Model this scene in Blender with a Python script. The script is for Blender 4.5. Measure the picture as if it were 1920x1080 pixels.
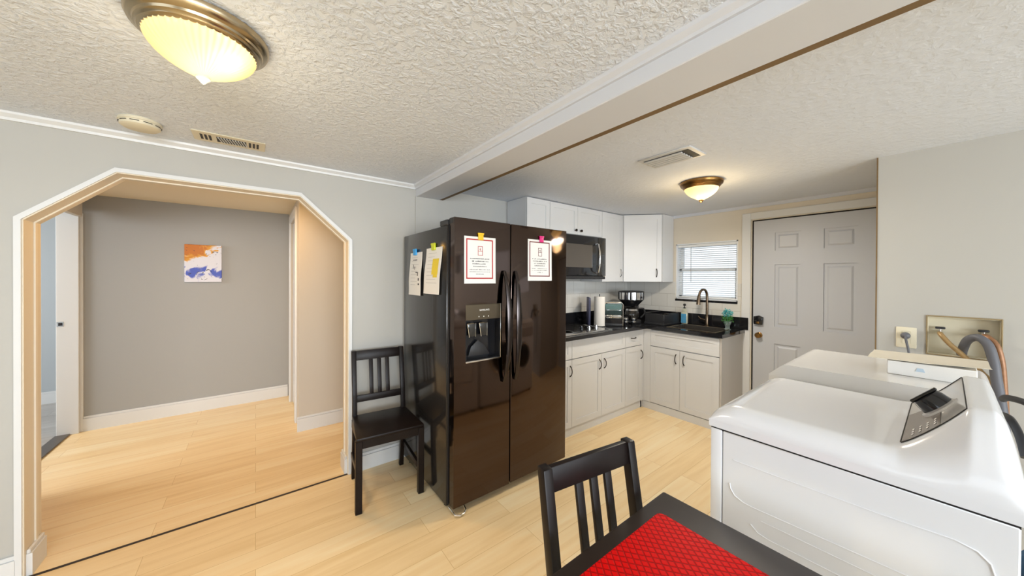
import bpy, bmesh, math, random
from mathutils import Vector, Matrix
random.seed(7)
for o in list(bpy.data.objects): bpy.data.objects.remove(o)
SC = bpy.context.scene
C = SC.collection
R = math.radians

# ---------------------------------------------------------------- camera
def cam_axes(yaw, pitch, roll):
    f = Vector((math.sin(yaw), math.cos(yaw), 0)); r = Vector((math.cos(yaw), -math.sin(yaw), 0)); u = Vector((0, 0, 1))
    f, u = f*math.cos(pitch)+u*math.sin(pitch), u*math.cos(pitch)-f*math.sin(pitch)
    r, u = r*math.cos(roll)+u*math.sin(roll), u*math.cos(roll)-r*math.sin(roll)
    return r, u, f
cd = bpy.data.cameras.new('camera'); cam = bpy.data.objects.new('camera', cd); C.objects.link(cam)
r_, u_, f_ = cam_axes(R(37.489), R(-.308), R(.3077))
m4 = Matrix((( r_.x, u_.x, -f_.x, 0), (r_.y, u_.y, -f_.y, 0), (r_.z, u_.z, -f_.z, 1.42), (0, 0, 0, 1)))
cam.matrix_world = m4
cd.sensor_fit = 'HORIZONTAL'; cd.sensor_width = 36; cd.lens = 626.03/1920*36; cd.shift_y = -.00815; cd.clip_start = .02
SC.camera = cam
# ---------------------------------------------------------------- world, exposure, window daylight and added fill
SC.view_settings.view_transform = 'Standard'; SC.view_settings.look = 'None'
SC.view_settings.gamma = 1; SC.view_settings.exposure = 0; SC.view_settings.use_curve_mapping = False
w = bpy.data.worlds.new('sky'); SC.world = w; w.use_nodes = True
bg = w.node_tree.nodes['Background']; bg.inputs[0].default_value = (.88, .94, 1, 1); bg.inputs[1].default_value = 1.35
def area(name, loc, target, sx, sy, power, col):
    l = bpy.data.lights.new(name, 'AREA'); l.shape = 'RECTANGLE'; l.size = sx; l.size_y = sy; l.energy = power; l.color = col
    o = bpy.data.objects.new(name, l); C.objects.link(o); o.location = loc
    o.rotation_euler = (Vector(target)-Vector(loc)).to_track_quat('-Z', 'Y').to_euler(); return o
def point(name, loc, power, col, rad=.04):
    l = bpy.data.lights.new(name, 'POINT'); l.energy = power; l.color = col; l.shadow_soft_size = rad
    o = bpy.data.objects.new(name, l); C.objects.link(o); o.location = loc; return o
DAY = (.84, .92, 1)
area('rear_daylight_fill', (-.4, -4.42, 1.35), (-.1, 0, 1.45), 3.0, 1.3, 235, DAY)  # room fill added behind the camera, at an unseen assumed window
area('rear_kitchen_fill', (2.3, -4.42, 1.45), (2.3, 0, 1.4), 1.1, 1.2, 44, DAY)  # second added fill from the unseen rear, brightens the kitchen side
area('daylight_left_window', (-3.52, -1.0, 1.35), (0, -1.0, 1.35), 3.0, 1.3, 15, DAY)
area('daylight_side_room', (-3.4, 4.0, 1.7), (-.9, 4.5, .2), 1.4, 1.2, 95, (.92, .96, 1))
area('hall_lamp_light', (-.15, 3.25, 2.13), (-.15, 3.25, 0), .5, .5, 13, (1, .54, .12))
def disk(name, loc, size, power, col):
    o = area(name, loc, (loc[0], loc[1], 0), size, size, power, col); o.data.shape = 'DISK'; o.data.specular_factor = 0; o.data.cycles.use_multiple_importance_sampling = False; return o
disk('dining_lamp_light', (-.127, 1.375, 1.985), .26, 9, (1, .92, .82))
def glow(name, loc, power, col):
    o = point(name, loc, power, col, .09); o.data.specular_factor = 0; o.data.cycles.use_multiple_importance_sampling = False; return o
glow('kitchen_lamp_glow', (2.70, 1.15, 1.93), 4.5, (1, .74, .40))
glow('dining_lamp_glow', (-.127, 1.375, 1.92), 2.2, (1, .84, .60))
disk('kitchen_lamp_light', (2.70, 1.15, 1.985), .26, 17, (1, .93, .82))

# ---------------------------------------------------------------- materials
MATS = {}
def mat(name, col, rough=.5, metal=0, bump=None, vary=None, coat=0, emit=None, alpha=None, spec=None, stretch=None, trans=0):
    m = bpy.data.materials.new(name); m.use_nodes = True; nt = m.node_tree; b = nt.nodes['Principled BSDF']
    b.inputs['Base Color'].default_value = (*col, 1); b.inputs['Roughness'].default_value = rough; b.inputs['Metallic'].default_value = metal
    if coat: b.inputs['Coat Weight'].default_value = coat; b.inputs['Coat Roughness'].default_value = .08
    if spec is not None: b.inputs['Specular IOR Level'].default_value = spec
    if trans: b.inputs['Transmission Weight'].default_value = trans
    if emit: b.inputs['Emission Color'].default_value = (*emit[0], 1); b.inputs['Emission Strength'].default_value = emit[1]
    tc = nt.nodes.new('ShaderNodeTexCoord'); mp = nt.nodes.new('ShaderNodeMapping'); nt.links.new(tc.outputs['Object'], mp.inputs[0])
    if stretch: mp.inputs['Scale'].default_value = stretch
    n = nt.nodes.new('ShaderNodeTexNoise'); nt.links.new(mp.outputs[0], n.inputs['Vector']); n.inputs['Scale'].default_value = (vary or (6, 0))[0]
    n.inputs['Detail'].default_value = 4
    amt = (vary or (6, .04))[1]
    mix = nt.nodes.new('ShaderNodeMix'); mix.data_type = 'RGBA'; mix.inputs[6].default_value = (*[c*(1-amt) for c in col], 1); mix.inputs[7].default_value = (*[min(1, c*(1+amt)) for c in col], 1)
    nt.links.new(n.outputs['Fac'], mix.inputs[0]); nt.links.new(mix.outputs[2], b.inputs['Base Color'])
    if bump:
        n2 = nt.nodes.new('ShaderNodeTexNoise'); nt.links.new(mp.outputs[0], n2.inputs['Vector']); n2.inputs['Scale'].default_value = bump[0]; n2.inputs['Detail'].default_value = 3
        bp = nt.nodes.new('ShaderNodeBump'); bp.inputs['Strength'].default_value = bump[1]; bp.inputs['Distance'].default_value = bump[2]
        nt.links.new(n2.outputs['Fac'], bp.inputs['Height']); nt.links.new(bp.outputs[0], b.inputs['Normal'])
    MATS[name] = m; return m
def s(r, g, b):
    f = lambda c: (c/255/12.92) if c/255 <= .04045 else ((c/255+.055)/1.055)**2.4
    return (f(r), f(g), f(b))
wallm = mat('wall_paint', s(184, 182, 176), .55, bump=(90, .06, .002), vary=(2, .02))
wallk = mat('kitchen_wall_paint', s(220, 212, 197), .55, bump=(90, .06, .002), vary=(2, .02))
hallm = mat('hall_wall_paint', s(165, 165, 163), .6, vary=(2, .02))
hallp = mat('hall_partition_paint', s(205, 196, 182), .6, vary=(2, .02))
roomm = mat('side_room_paint', s(180, 186, 190), .6, vary=(2, .02))
trimm = mat('white_trim_paint', s(222, 223, 223), .32, vary=(3, .01))
doorm = mat('door_paint', s(196, 200, 208), .42, vary=(3, .015))
beamm = mat('beam_paint', s(214, 218, 226), .5, bump=(60, .05, .002), vary=(2, .02))
brownstrip = mat('brown_edge_strip', s(120, 96, 62), .7, vary=(12, .3), stretch=(1, .1, 1))
cabm = mat('cabinet_white', s(214, 215, 216), .38, vary=(3, .01))
grey_panel = mat('cabinet_end_panel', s(190, 186, 180), .45, vary=(3, .02))
granite = mat('black_granite', (.012, .012, .014), .09, vary=(300, .6), coat=.3)
blackst = mat('black_stainless', (.088, .064, .054), .07, 1, vary=(3, .06), bump=(2.5, .02, .006), stretch=(1, 1, 1))
blackside = mat('fridge_side_enamel', (.022, .020, .019), .14, .2, vary=(3, .06), coat=.15)
blackgloss = mat('black_gloss_plastic', (.012, .012, .014), .08, vary=(4, .05))
blackmatte = mat('black_matte_plastic', (.02, .02, .022), .42, vary=(6, .1))
darkglass = mat('dark_glass', (.03, .028, .025), .05, vary=(4, .03), coat=.4)
chrome = mat('chrome', (.82, .82, .82), .08, 1, vary=(4, .02))
nickel = mat('brushed_nickel', s(176, 160, 132), .24, 1, vary=(20, .08), stretch=(1, 1, 6))
brass = mat('antique_brass', s(140, 105, 60), .28, 1, vary=(14, .15))
bronze = mat('dark_bronze_pull', (.03, .025, .02), .3, .9, vary=(8, .1))
enamel = mat('white_enamel', s(234, 236, 240), .16, vary=(3, .008), coat=.4)
enamel2 = mat('washer_enamel', s(226, 224, 220), .2, vary=(3, .008), coat=.4)
panelsilver = mat('console_silver', s(205, 202, 198), .2, .3, vary=(6, .05))
panelgrey = mat('console_taupe', s(138, 128, 118), .25, .3, vary=(6, .05))
darkwood = mat('dark_stained_wood', (.010, .006, .005), .36, spec=.22, vary=(9, .35), stretch=(1, 1, .15), bump=(40, .04, .002))
tablewood = mat('table_dark_wood', (.028, .019, .015), .34, spec=.35, vary=(7, .25), stretch=(1, .15, 1), bump=(40, .03, .002))
paper = mat('paper_white', s(232, 230, 226), .7, vary=(8, .02))
ink = mat('ink_black', s(40, 40, 45), .8, vary=(9, .1))
inkgrey = mat('ink_grey', s(150, 150, 152), .8, vary=(9, .1))
inkred = mat('ink_red', s(176, 38, 36), .7, vary=(9, .08))
inkmar = mat('ink_maroon', s(110, 40, 40), .7, vary=(9, .08))
yel = mat('yellow_plastic', s(236, 190, 30), .4, vary=(6, .05))
lime = mat('lime_plastic', s(205, 215, 30), .4, vary=(6, .05))
pink = mat('magenta_plastic', s(215, 20, 120), .4, vary=(6, .05))
blue = mat('sky_blue_plastic', s(60, 165, 235), .4, vary=(6, .05))
hly = mat('highlighter_yellow', s(232, 205, 60), .7, vary=(6, .05))
offwhite = mat('aged_white_plastic', s(222, 214, 190), .5, vary=(6, .03))
whitepl = mat('white_plastic', s(226, 226, 224), .45, vary=(6, .02))
ventw = mat('vent_white_metal', s(205, 205, 203), .45, vary=(6, .03))
ventd = mat('vent_dark', s(52, 50, 46), .7, vary=(6, .1))
hosegrey = mat('grey_drain_hose', s(96, 97, 103), .45, vary=(10, .1))
hosegold = mat('tan_water_hose', s(165, 136, 92), .4, .3, vary=(60, .3))
hoseblk = mat('black_rubber_hose', s(38, 38, 42), .4, vary=(9, .1))
denim = mat('blue_denim', s(70, 104, 130), .85, vary=(20, .35), bump=(200, .4, .003))
green = mat('leaf_green', s(70, 140, 60), .5, vary=(30, .35))
teal = mat('teal_petals', s(70, 170, 175), .6, vary=(30, .35))
soapblue = mat('soap_label_blue', s(80, 150, 190), .4, vary=(30, .35))
purple = mat('slate_board', s(84, 84, 112), .5, vary=(8, .08))
towelm = mat('paper_towel', s(226, 222, 216), .9, bump=(160, .3, .002), vary=(20, .03))
cardb = mat('carton_beige', s(222, 214, 196), .7, vary=(8, .08))
tealglass = mat('toaster_reflective_side', s(130, 165, 168), .12, .9, vary=(8, .2), stretch=(1, 1, 6))
gapm = mat('shadow_gap_seal', (.01, .008, .008), .8, vary=(5, .1))
threshm = mat('threshold_strip', s(38, 26, 22), .5, vary=(9, .1))
greythresh = mat('metal_threshold', s(110, 102, 96), .35, .6, vary=(9, .1))
clear = mat('clear_glass', (.95, .97, .97), .02, trans=1)
blindm = mat('blind_slat_vinyl', s(236, 238, 238), .5, vary=(6, .02))
vinyl = mat('window_vinyl', s(232, 236, 240), .35, vary=(6, .01))
sidingm = mat('outdoor_siding', s(214, 218, 220), .7, vary=(2, .08), stretch=(1, 1, 9))
def ceilmat(name, col, st, sc):
    m = mat(name, col, .75, vary=(3, .02)); nt = m.node_tree; b = nt.nodes['Principled BSDF']
    tc = [n for n in nt.nodes if n.type == 'TEX_COORD'][0]
    n = nt.nodes.new('ShaderNodeTexNoise'); n.inputs['Scale'].default_value = sc; n.inputs['Detail'].default_value = 5; n.inputs['Roughness'].default_value = .55; n.inputs['Distortion'].default_value = .6
    nt.links.new(tc.outputs['Object'], n.inputs['Vector'])
    cr = nt.nodes.new('ShaderNodeValToRGB'); cr.color_ramp.elements[0].position = .42; cr.color_ramp.elements[1].position = .66
    nt.links.new(n.outputs['Fac'], cr.inputs[0])
    bp = nt.nodes.new('ShaderNodeBump'); bp.inputs['Strength'].default_value = st; bp.inputs['Distance'].default_value = .012
    nt.links.new(cr.outputs[0], bp.inputs['Height']); nt.links.new(bp.outputs[0], b.inputs['Normal']); return m
ceilm = ceilmat('knockdown_ceiling', s(230, 237, 247), .55, 46)
ceilk = ceilmat('kitchen_ceiling', s(220, 226, 236), .16, 30)
def floormat(name, cols, gap):
    m = bpy.data.materials.new(name); m.use_nodes = True; nt = m.node_tree; b = nt.nodes['Principled BSDF']
    L = nt.links.new; N = nt.nodes.new
    tc = N('ShaderNodeTexCoord'); br = N('ShaderNodeTexBrick'); L(tc.outputs['Object'], br.inputs['Vector'])
    br.inputs['Scale'].default_value = 1; br.inputs['Brick Width'].default_value = 1.22; br.inputs['Row Height'].default_value = .145
    br.inputs['Mortar Size'].default_value = .0012; br.inputs['Mortar Smooth'].default_value = .3; br.offset = .37
    br.inputs['Color1'].default_value = (0, 0, 0, 1); br.inputs['Color2'].default_value = (1, 1, 1, 1); br.inputs['Mortar'].default_value = (.5, .5, .5, 1)
    mp = N('ShaderNodeMapping'); mp.inputs['Scale'].default_value = (1.1, 14, 1); L(tc.outputs['Object'], mp.inputs[0])
    add = N('ShaderNodeVectorMath'); L(mp.outputs[0], add.inputs[0]); sc = N('ShaderNodeVectorMath'); sc.operation = 'SCALE'; L(br.outputs['Color'], sc.inputs[0]); sc.inputs['Scale'].default_value = 7
    L(sc.outputs[0], add.inputs[1])
    n = N('ShaderNodeTexNoise'); L(add.outputs[0], n.inputs['Vector']); n.inputs['Scale'].default_value = 1.6; n.inputs['Detail'].default_value = 5; n.inputs['Distortion'].default_value = .5
    mx = N('ShaderNodeMath'); mx.operation = 'MULTIPLY_ADD'; L(br.outputs['Color'], mx.inputs[0]); mx.inputs[1].default_value = .32
    L(n.outputs['Fac'], mx.inputs[2])
    cr = N('ShaderNodeValToRGB'); e = cr.color_ramp.elements; e[0].position = .3; e[0].color = (*cols[0], 1); e[1].position = .95; e[1].color = (*cols[2], 1)
    k = e.new(.62); k.color = (*cols[1], 1)
    L(mx.outputs[0], cr.inputs[0])
    mm = N('ShaderNodeMix'); mm.data_type = 'RGBA'; L(br.outputs['Fac'], mm.inputs[0]); L(cr.outputs[0], mm.inputs[6]); mm.inputs[7].default_value = (*gap, 1)
    L(mm.outputs[2], b.inputs['Base Color']); b.inputs['Roughness'].default_value = .36
    return m
floorm = floormat('light_oak_planks', [s(228, 196, 144), s(240, 212, 164), s(246, 226, 186)], s(205, 170, 115))
floorg = floormat('side_room_planks', [s(150, 145, 140), s(170, 166, 162), s(185, 182, 178)], s(120, 116, 112))
def tilemat():
    m = bpy.data.materials.new('white_wall_tile'); m.use_nodes = True; nt = m.node_tree; b = nt.nodes['Principled BSDF']
    tc = nt.nodes.new('ShaderNodeTexCoord'); sep = nt.nodes.new('ShaderNodeSeparateXYZ'); cb = nt.nodes.new('ShaderNodeCombineXYZ'); ad = nt.nodes.new('ShaderNodeMath')
    L = nt.links.new; L(tc.outputs['Object'], sep.inputs[0]); L(sep.outputs[0], ad.inputs[0]); L(sep.outputs[1], ad.inputs[1]); L(ad.outputs[0], cb.inputs[0]); L(sep.outputs[2], cb.inputs[1])
    br = nt.nodes.new('ShaderNodeTexBrick'); L(cb.outputs[0], br.inputs['Vector']); br.inputs['Scale'].default_value = 1; br.inputs['Brick Width'].default_value = .2; br.inputs['Row Height'].default_value = .155
    br.inputs['Mortar Size'].default_value = .0016; br.inputs['Color1'].default_value = (*s(222, 220, 214), 1); br.inputs['Color2'].default_value = (*s(218, 215, 208), 1); br.inputs['Mortar'].default_value = (*s(176, 170, 160), 1)
    L(br.outputs['Color'], b.inputs['Base Color']); b.inputs['Roughness'].default_value = .14; return m
tile = tilemat()
def matsheet():
    m = bpy.data.materials.new('red_woven_vinyl'); m.use_nodes = True; nt = m.node_tree; b = nt.nodes['Principled BSDF']; L = nt.links.new; N = nt.nodes.new
    tc = N('ShaderNodeTexCoord'); mp = N('ShaderNodeMapping'); mp.inputs['Rotation'].default_value = (0, 0, R(38)); L(tc.outputs['Object'], mp.inputs[0])
    mp2 = N('ShaderNodeMapping'); mp2.inputs['Rotation'].default_value = (0, 0, R(-38)); L(tc.outputs['Object'], mp2.inputs[0])
    mm = []
    for q in (mp, mp2):
        wv = N('ShaderNodeTexWave'); wv.inputs['Scale'].default_value = 20; wv.wave_profile = 'SIN'; L(q.outputs[0], wv.inputs['Vector'])
        cr = N('ShaderNodeValToRGB'); cr.color_ramp.elements[0].position = .02; cr.color_ramp.elements[1].position = .22; L(wv.outputs['Fac'], cr.inputs[0]); mm.append(cr)
    mu = N('ShaderNodeMath'); mu.operation = 'MULTIPLY'; L(mm[0].outputs[0], mu.inputs[0]); L(mm[1].outputs[0], mu.inputs[1])
    mx = N('ShaderNodeMix'); mx.data_type = 'RGBA'; L(mu.outputs[0], mx.inputs[0]); mx.inputs[6].default_value = (*s(158, 8, 6), 1); mx.inputs[7].default_value = (*s(214, 8, 8), 1)
    L(mx.outputs[2], b.inputs['Base Color']); b.inputs['Roughness'].default_value = .45; b.inputs['Specular IOR Level'].default_value = .06
    bp = N('ShaderNodeBump'); bp.inputs['Strength'].default_value = .5; bp.inputs['Distance'].default_value = .001; L(mu.outputs[0], bp.inputs['Height']); L(bp.outputs[0], b.inputs['Normal']); return m
redmat = matsheet()
def domemat(name, bump_on):
    m = bpy.data.materials.new(name); m.use_nodes = True; nt = m.node_tree; nt.nodes.clear(); L = nt.links.new; N = nt.nodes.new
    out = N('ShaderNodeOutputMaterial'); tr = N('ShaderNodeBsdfTranslucent'); tr.inputs[0].default_value = (1, .9, .62, 1)
    gl = N('ShaderNodeBsdfPrincipled'); gl.inputs['Base Color'].default_value = (.9, .82, .55, 1); gl.inputs['Roughness'].default_value = .2
    gl.inputs['Emission Color'].default_value = (1, .84, .42, 1); gl.inputs['Emission Strength'].default_value = .38
    mx = N('ShaderNodeMixShader'); mx.inputs[0].default_value = .45; L(tr.outputs[0], mx.inputs[1]); L(gl.outputs[0], mx.inputs[2]); L(mx.outputs[0], out.inputs[0])
    n = N('ShaderNodeTexNoise'); n.inputs['Scale'].default_value = 8; bp = N('ShaderNodeBump'); bp.inputs['Strength'].default_value = .05; L(n.outputs['Fac'], bp.inputs['Height']); L(bp.outputs[0], gl.inputs['Normal'])
    return m
dome = domemat('frosted_lamp_glass', True)
def artmat():
    m = bpy.data.materials.new('abstract_paint'); m.use_nodes = True; nt = m.node_tree; b = nt.nodes['Principled BSDF']; L = nt.links.new; N = nt.nodes.new
    tc = N('ShaderNodeTexCoord'); n = N('ShaderNodeTexNoise'); n.inputs['Scale'].default_value = 9; n.inputs['Detail'].default_value = 6; n.inputs['Distortion'].default_value = 1.4; L(tc.outputs['Object'], n.inputs['Vector'])
    sep = N('ShaderNodeSeparateXYZ'); L(tc.outputs['Object'], sep.inputs[0])
    def math_(op, a, bb):
        q = N('ShaderNodeMath'); q.operation = op
        for i, v in enumerate((a, bb)):
            if isinstance(v, (int, float)): q.inputs[i].default_value = v
            else: L(v, q.inputs[i])
        return q.outputs[0]
    # orange towards the upper left, blue band low
    d = math_('ADD', math_('MULTIPLY', sep.outputs[2], 3.6), math_('MULTIPLY', sep.outputs[0], -2.4))
    f1 = math_('ADD', d, math_('MULTIPLY', math_('SUBTRACT', n.outputs['Fac'], .5), 1.4))
    cr = N('ShaderNodeValToRGB'); e = cr.color_ramp.elements; e[0].position = .72; e[0].color = (*s(222, 222, 232), 1); e[1].position = .8; e[1].color = (*s(222, 160, 40), 1)
    q = e.new(.97); q.color = (*s(196, 112, 16), 1); L(f1, cr.inputs[0])
    f2 = math_('ADD', math_('ABSOLUTE', math_('SUBTRACT', sep.outputs[2], .085), 0), math_('MULTIPLY', math_('SUBTRACT', n.outputs['Fac'], .5), .35))
    c2 = N('ShaderNodeValToRGB'); e = c2.color_ramp.elements; e[0].position = 0; e[0].color = (1, 1, 1, 1); e[1].position = .035; e[1].color = (0, 0, 0, 1); L(f2, c2.inputs[0])
    mx = N('ShaderNodeMix'); mx.data_type = 'RGBA'; L(c2.outputs[0], mx.inputs[0]); L(cr.outputs[0], mx.inputs[6]); mx.inputs[7].default_value = (*s(70, 90, 190), 1)
    n3 = N('ShaderNodeTexNoise'); n3.inputs['Scale'].default_value = 16; n3.inputs['Distortion'].default_value = 2; L(tc.outputs['Object'], n3.inputs['Vector'])
    c3 = N('ShaderNodeValToRGB'); e = c3.color_ramp.elements; e[0].position = .31; e[0].color = (1, 1, 1, 1); e[1].position = .34; e[1].color = (0, 0, 0, 1); L(n3.outputs['Fac'], c3.inputs[0])
    mx2 = N('ShaderNodeMix'); mx2.data_type = 'RGBA'; L(c3.outputs[0], mx2.inputs[0]); L(mx.outputs[2], mx2.inputs[6]); mx2.inputs[7].default_value = (*s(50, 50, 60), 1)
    L(mx2.outputs[2], b.inputs['Base Color']); b.inputs['Roughness'].default_value = .5; return m
art = artmat()

# ---------------------------------------------------------------- mesh helpers
class MB:
    def __init__(self): self.bm = bmesh.new()
    def box(self, x0, x1, y0, y1, z0, z1, bv=0, seg=2, rot=None):
        t = bmesh.new(); r = bmesh.ops.create_cube(t, size=1)
        for v in t.verts: v.co = Vector(((x0+x1)/2+v.co.x*(x1-x0), (y0+y1)/2+v.co.y*(y1-y0), (z0+z1)/2+v.co.z*(z1-z0)))
        if bv: bmesh.ops.bevel(t, geom=list(t.edges), offset=bv, segments=seg, profile=.5, affect='EDGES')
        return self.merge(t, rot)
    def merge(self, t, rot=None):
        if rot is not None: bmesh.ops.transform(t, matrix=rot, verts=t.verts)
        me = bpy.data.meshes.new('tmp'); t.to_mesh(me); t.free(); self.bm.from_mesh(me); bpy.data.meshes.remove(me); return self
    def prism(self, pts, axis, a, b, bv=0):
        """pts: 2D outline; axis 'x','y','z' is the extrusion direction"""
        t = bmesh.new()
        def P(p, d):
            return {'x': (d, p[0], p[1]), 'y': (p[0], d, p[1]), 'z': (p[0], p[1], d)}[axis]
        A = [t.verts.new(P(p, a)) for p in pts]; B = [t.verts.new(P(p, b)) for p in pts]; n = len(pts)
        t.faces.new(A); t.faces.new(B[::-1])
        for i in range(n): t.faces.new((A[i], B[i], B[(i+1) % n], A[(i+1) % n]))
        bmesh.ops.recalc_face_normals(t, faces=t.faces)
        if bv: bmesh.ops.bevel(t, geom=list(t.edges), offset=bv, segments=2, profile=.5, affect='EDGES')
        return self.merge(t)
    def tube(self, pts, r, n=10, smooth_=True, caps=True):
        pts = [Vector(p) for p in pts]; rs = r if isinstance(r, (list, tuple)) else [r]*len(pts)
        t = bmesh.new(); rings = []; up = None
        for i, p in enumerate(pts):
            d = (pts[min(i+1, len(pts)-1)]-pts[max(i-1, 0)]).normalized()
            if up is None: up = Vector((0, 0, 1)) if abs(d.z) < .9 else Vector((1, 0, 0))
            a = d.cross(up).normalized(); b_ = a.cross(d).normalized(); up = b_
            rings.append([t.verts.new(p+(a*math.cos(k*2*math.pi/n)+b_*math.sin(k*2*math.pi/n))*rs[i]) for k in range(n)])
        for i in range(len(rings)-1):
            for k in range(n): t.faces.new((rings[i][k], rings[i][(k+1) % n], rings[i+1][(k+1) % n], rings[i+1][k]))
        if caps: t.faces.new(rings[0][::-1]); t.faces.new(rings[-1])
        bmesh.ops.recalc_face_normals(t, faces=t.faces)
        return self.merge(t)
    def lathe(self, prof, c, n=32, axis='z', ripple=0, nr=0):
        t = bmesh.new(); rings = []
        for (r, h) in prof:
            ring = []
            for k in range(n):
                a = k*2*math.pi/n; rr = max(r, 1e-4)*(1+ripple*math.cos(nr*a))
                q = {'z': (rr*math.cos(a), rr*math.sin(a), h), 'x': (h, rr*math.cos(a), rr*math.sin(a)), 'y': (rr*math.cos(a), h, rr*math.sin(a))}[axis]
                ring.append(t.verts.new(Vector(c)+Vector(q)))
            rings.append(ring)
        for i in range(len(rings)-1):
            for k in range(n): t.faces.new((rings[i][k], rings[i][(k+1) % n], rings[i+1][(k+1) % n], rings[i+1][k]))
        if prof[0][0] > 1e-3: t.faces.new(rings[0][::-1])
        if prof[-1][0] > 1e-3: t.faces.new(rings[-1])
        bmesh.ops.remove_doubles(t, verts=t.verts, dist=1e-5)
        bmesh.ops.recalc_face_normals(t, faces=t.faces)
        return self.merge(t)
    def grid(self, f, nu, nv):
        t = bmesh.new(); g = [[t.verts.new(f(i/nu, j/nv)) for j in range(nv+1)] for i in range(nu+1)]
        for i in range(nu):
            for j in range(nv): t.faces.new((g[i][j], g[i+1][j], g[i+1][j+1], g[i][j+1]))
        return self.merge(t)
    def build(self, name, m, parent=None, origin=None, smooth=True, mods=None):
        bm = self.bm
        root = parent
        while root is not None and root.parent is not None: root = root.parent
        if parent is not None: off = Vector(root.location)
        elif origin is not None: off = Vector(origin)
        else:
            xs = [v.co for v in bm.verts]; off = Vector((sum(v.x for v in xs)/len(xs), sum(v.y for v in xs)/len(xs), min(v.z for v in xs)))
        if parent is not None and root.get('local'): off = Vector((0, 0, 0))
        bmesh.ops.translate(bm, vec=-off, verts=bm.verts)
        me = bpy.data.meshes.new(name); bm.to_mesh(me); bm.free(); me.materials.append(m)
        if smooth:
            me.polygons.foreach_set('use_smooth', [True]*len(me.polygons))
            me.set_sharp_from_angle(angle=R(38))
        o = bpy.data.objects.new(name, me); C.objects.link(o)
        if parent is not None: o.parent = parent
        else: o.location = off
        return o
def thing(name, label, cat, loc, group=None, rotz=0, local=False):
    o = bpy.data.objects.new(name, None); C.objects.link(o); o.location = loc; o.rotation_euler = (0, 0, rotz); o.empty_display_size = .05
    o['label'] = label; o['category'] = cat
    if group: o['group'] = group
    if local: o['local'] = 1
    return o
def tag(o, label, cat, group=None):
    o['label'] = label; o['category'] = cat
    if group: o['group'] = group
    return o
def struct(o): o['kind'] = 'structure'; return o
def S(name, mb, m, smooth=False, origin=(0, 0, 0)): return struct(mb.build(name, m, None, origin, smooth))

# ================================================================ ROOM SHELL
H = 2.162; YA = 2.617; XB = 3.95; XCW = 3.0
S('floor', MB().box(-3.7, 4.1, -4.6, 6.2, -.05, 0), floorm)
S('floor', MB().box(-3.6, -1.385, 3.0, 6.3, -.04, .004), floorg)
S('ceiling', MB().box(-3.7, 1.03, -4.6, YA+.02, H, H+.06), ceilm)
S('ceiling', MB().box(1.23, 4.1, -4.6, YA+.02, H, H+.06), ceilk)
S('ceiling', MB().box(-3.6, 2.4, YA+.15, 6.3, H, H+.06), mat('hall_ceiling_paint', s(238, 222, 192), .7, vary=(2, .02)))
# arch wall
AL, AR, AT, AS = -.863, .530, 1.956, 1.680; AXL, AXR = -.571, .233; WT = .15
wb = MB(); Y0, Y1 = YA, YA+WT
wb.box(-3.7, AL, Y0, Y1, 0, H); wb.box(AR, XB+.1, Y0, Y1, 0, H)
wb.prism([(AL, AS), (AXL, AT), (AXR, AT), (AR, AS), (AR, H), (AL, H)], 'y', Y0, Y1)
S('wall_far', wb, wallm)
# arch lining and casing
def archpath(o): # outline offset outwards by o
    k = o*.42
    return [(AL-o, 0), (AL-o, AS+k), (AXL-k*.6, AT+o), (AXR+k*.6, AT+o), (AR+o, AS+k), (AR+o, 0)]
def strip(inner, outer, y0, y1):
    mb = MB(); t = bmesh.new()
    a = archpath(inner); b = archpath(outer)
    V = {}
    for j, P in enumerate((a, b)):
        for i, p in enumerate(P):
            for k, y in enumerate((y0, y1)): V[j, i, k] = t.verts.new((p[0], y, p[1]))
    for i in range(5):
        t.faces.new((V[0, i, 0], V[0, i+1, 0], V[1, i+1, 0], V[1, i, 0])); t.faces.new((V[0, i, 1], V[0, i+1, 1], V[1, i+1, 1], V[1, i, 1]))
        t.faces.new((V[0, i, 0], V[0, i+1, 0], V[0, i+1, 1], V[0, i, 1])); t.faces.new((V[1, i, 0], V[1, i+1, 0], V[1, i+1, 1], V[1, i, 1]))
    for i in (0, 5): t.faces.new((V[0, i, 0], V[0, i, 1], V[1, i, 1], V[1, i, 0]))
    bmesh.ops.recalc_face_normals(t, faces=t.faces); return mb.merge(t)
S('trim_1', strip(-.001, .020, YA-.012, YA+.002), trimm)            # casing on the near face
S('trim_2', strip(-.006, .0, YA-.004, YA+WT+.004), mat('jamb_paint', s(226, 214, 192), .4, vary=(3, .01)))   # lining
S('trim_3', strip(-.012, -.005, YA+.085, YA+.105), mat('jamb_bead_paint', s(232, 222, 204), .4))   # thin stop bead
# crown moulding of the near room
cr = MB(); cr.prism([(YA, H), (YA-.032, H), (YA-.030, H-.010), (YA-.014, H-.024), (YA-.012, H-.036), (YA, H-.036)], 'x', -3.6, 1.02)
S('trim_4', cr, trimm)
# ceiling beam
S('trim_5', MB().box(1.025, 1.228, -4.5, YA, 2.072, H+.05, .003, 1).prism([(1.025, H), (.995, H), (.998, H-.012), (1.012, H-.024), (1.014, H-.034), (1.025, H-.034)], 'y', -4.5, YA), beamm)
S('trim_6', MB().box(1.229, 1.262, -4.5, YA, 2.075, H), brownstrip)  # brown strip along the right bottom edge of the beam
# pilaster strip under the beam and kitchen corner trims
S('trim_7', MB().box(1.023, 1.222, YA-.008, YA, 0, 2.073).box(1.018, 1.026, YA-.012, YA, 0, 2.073), wallm)
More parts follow.
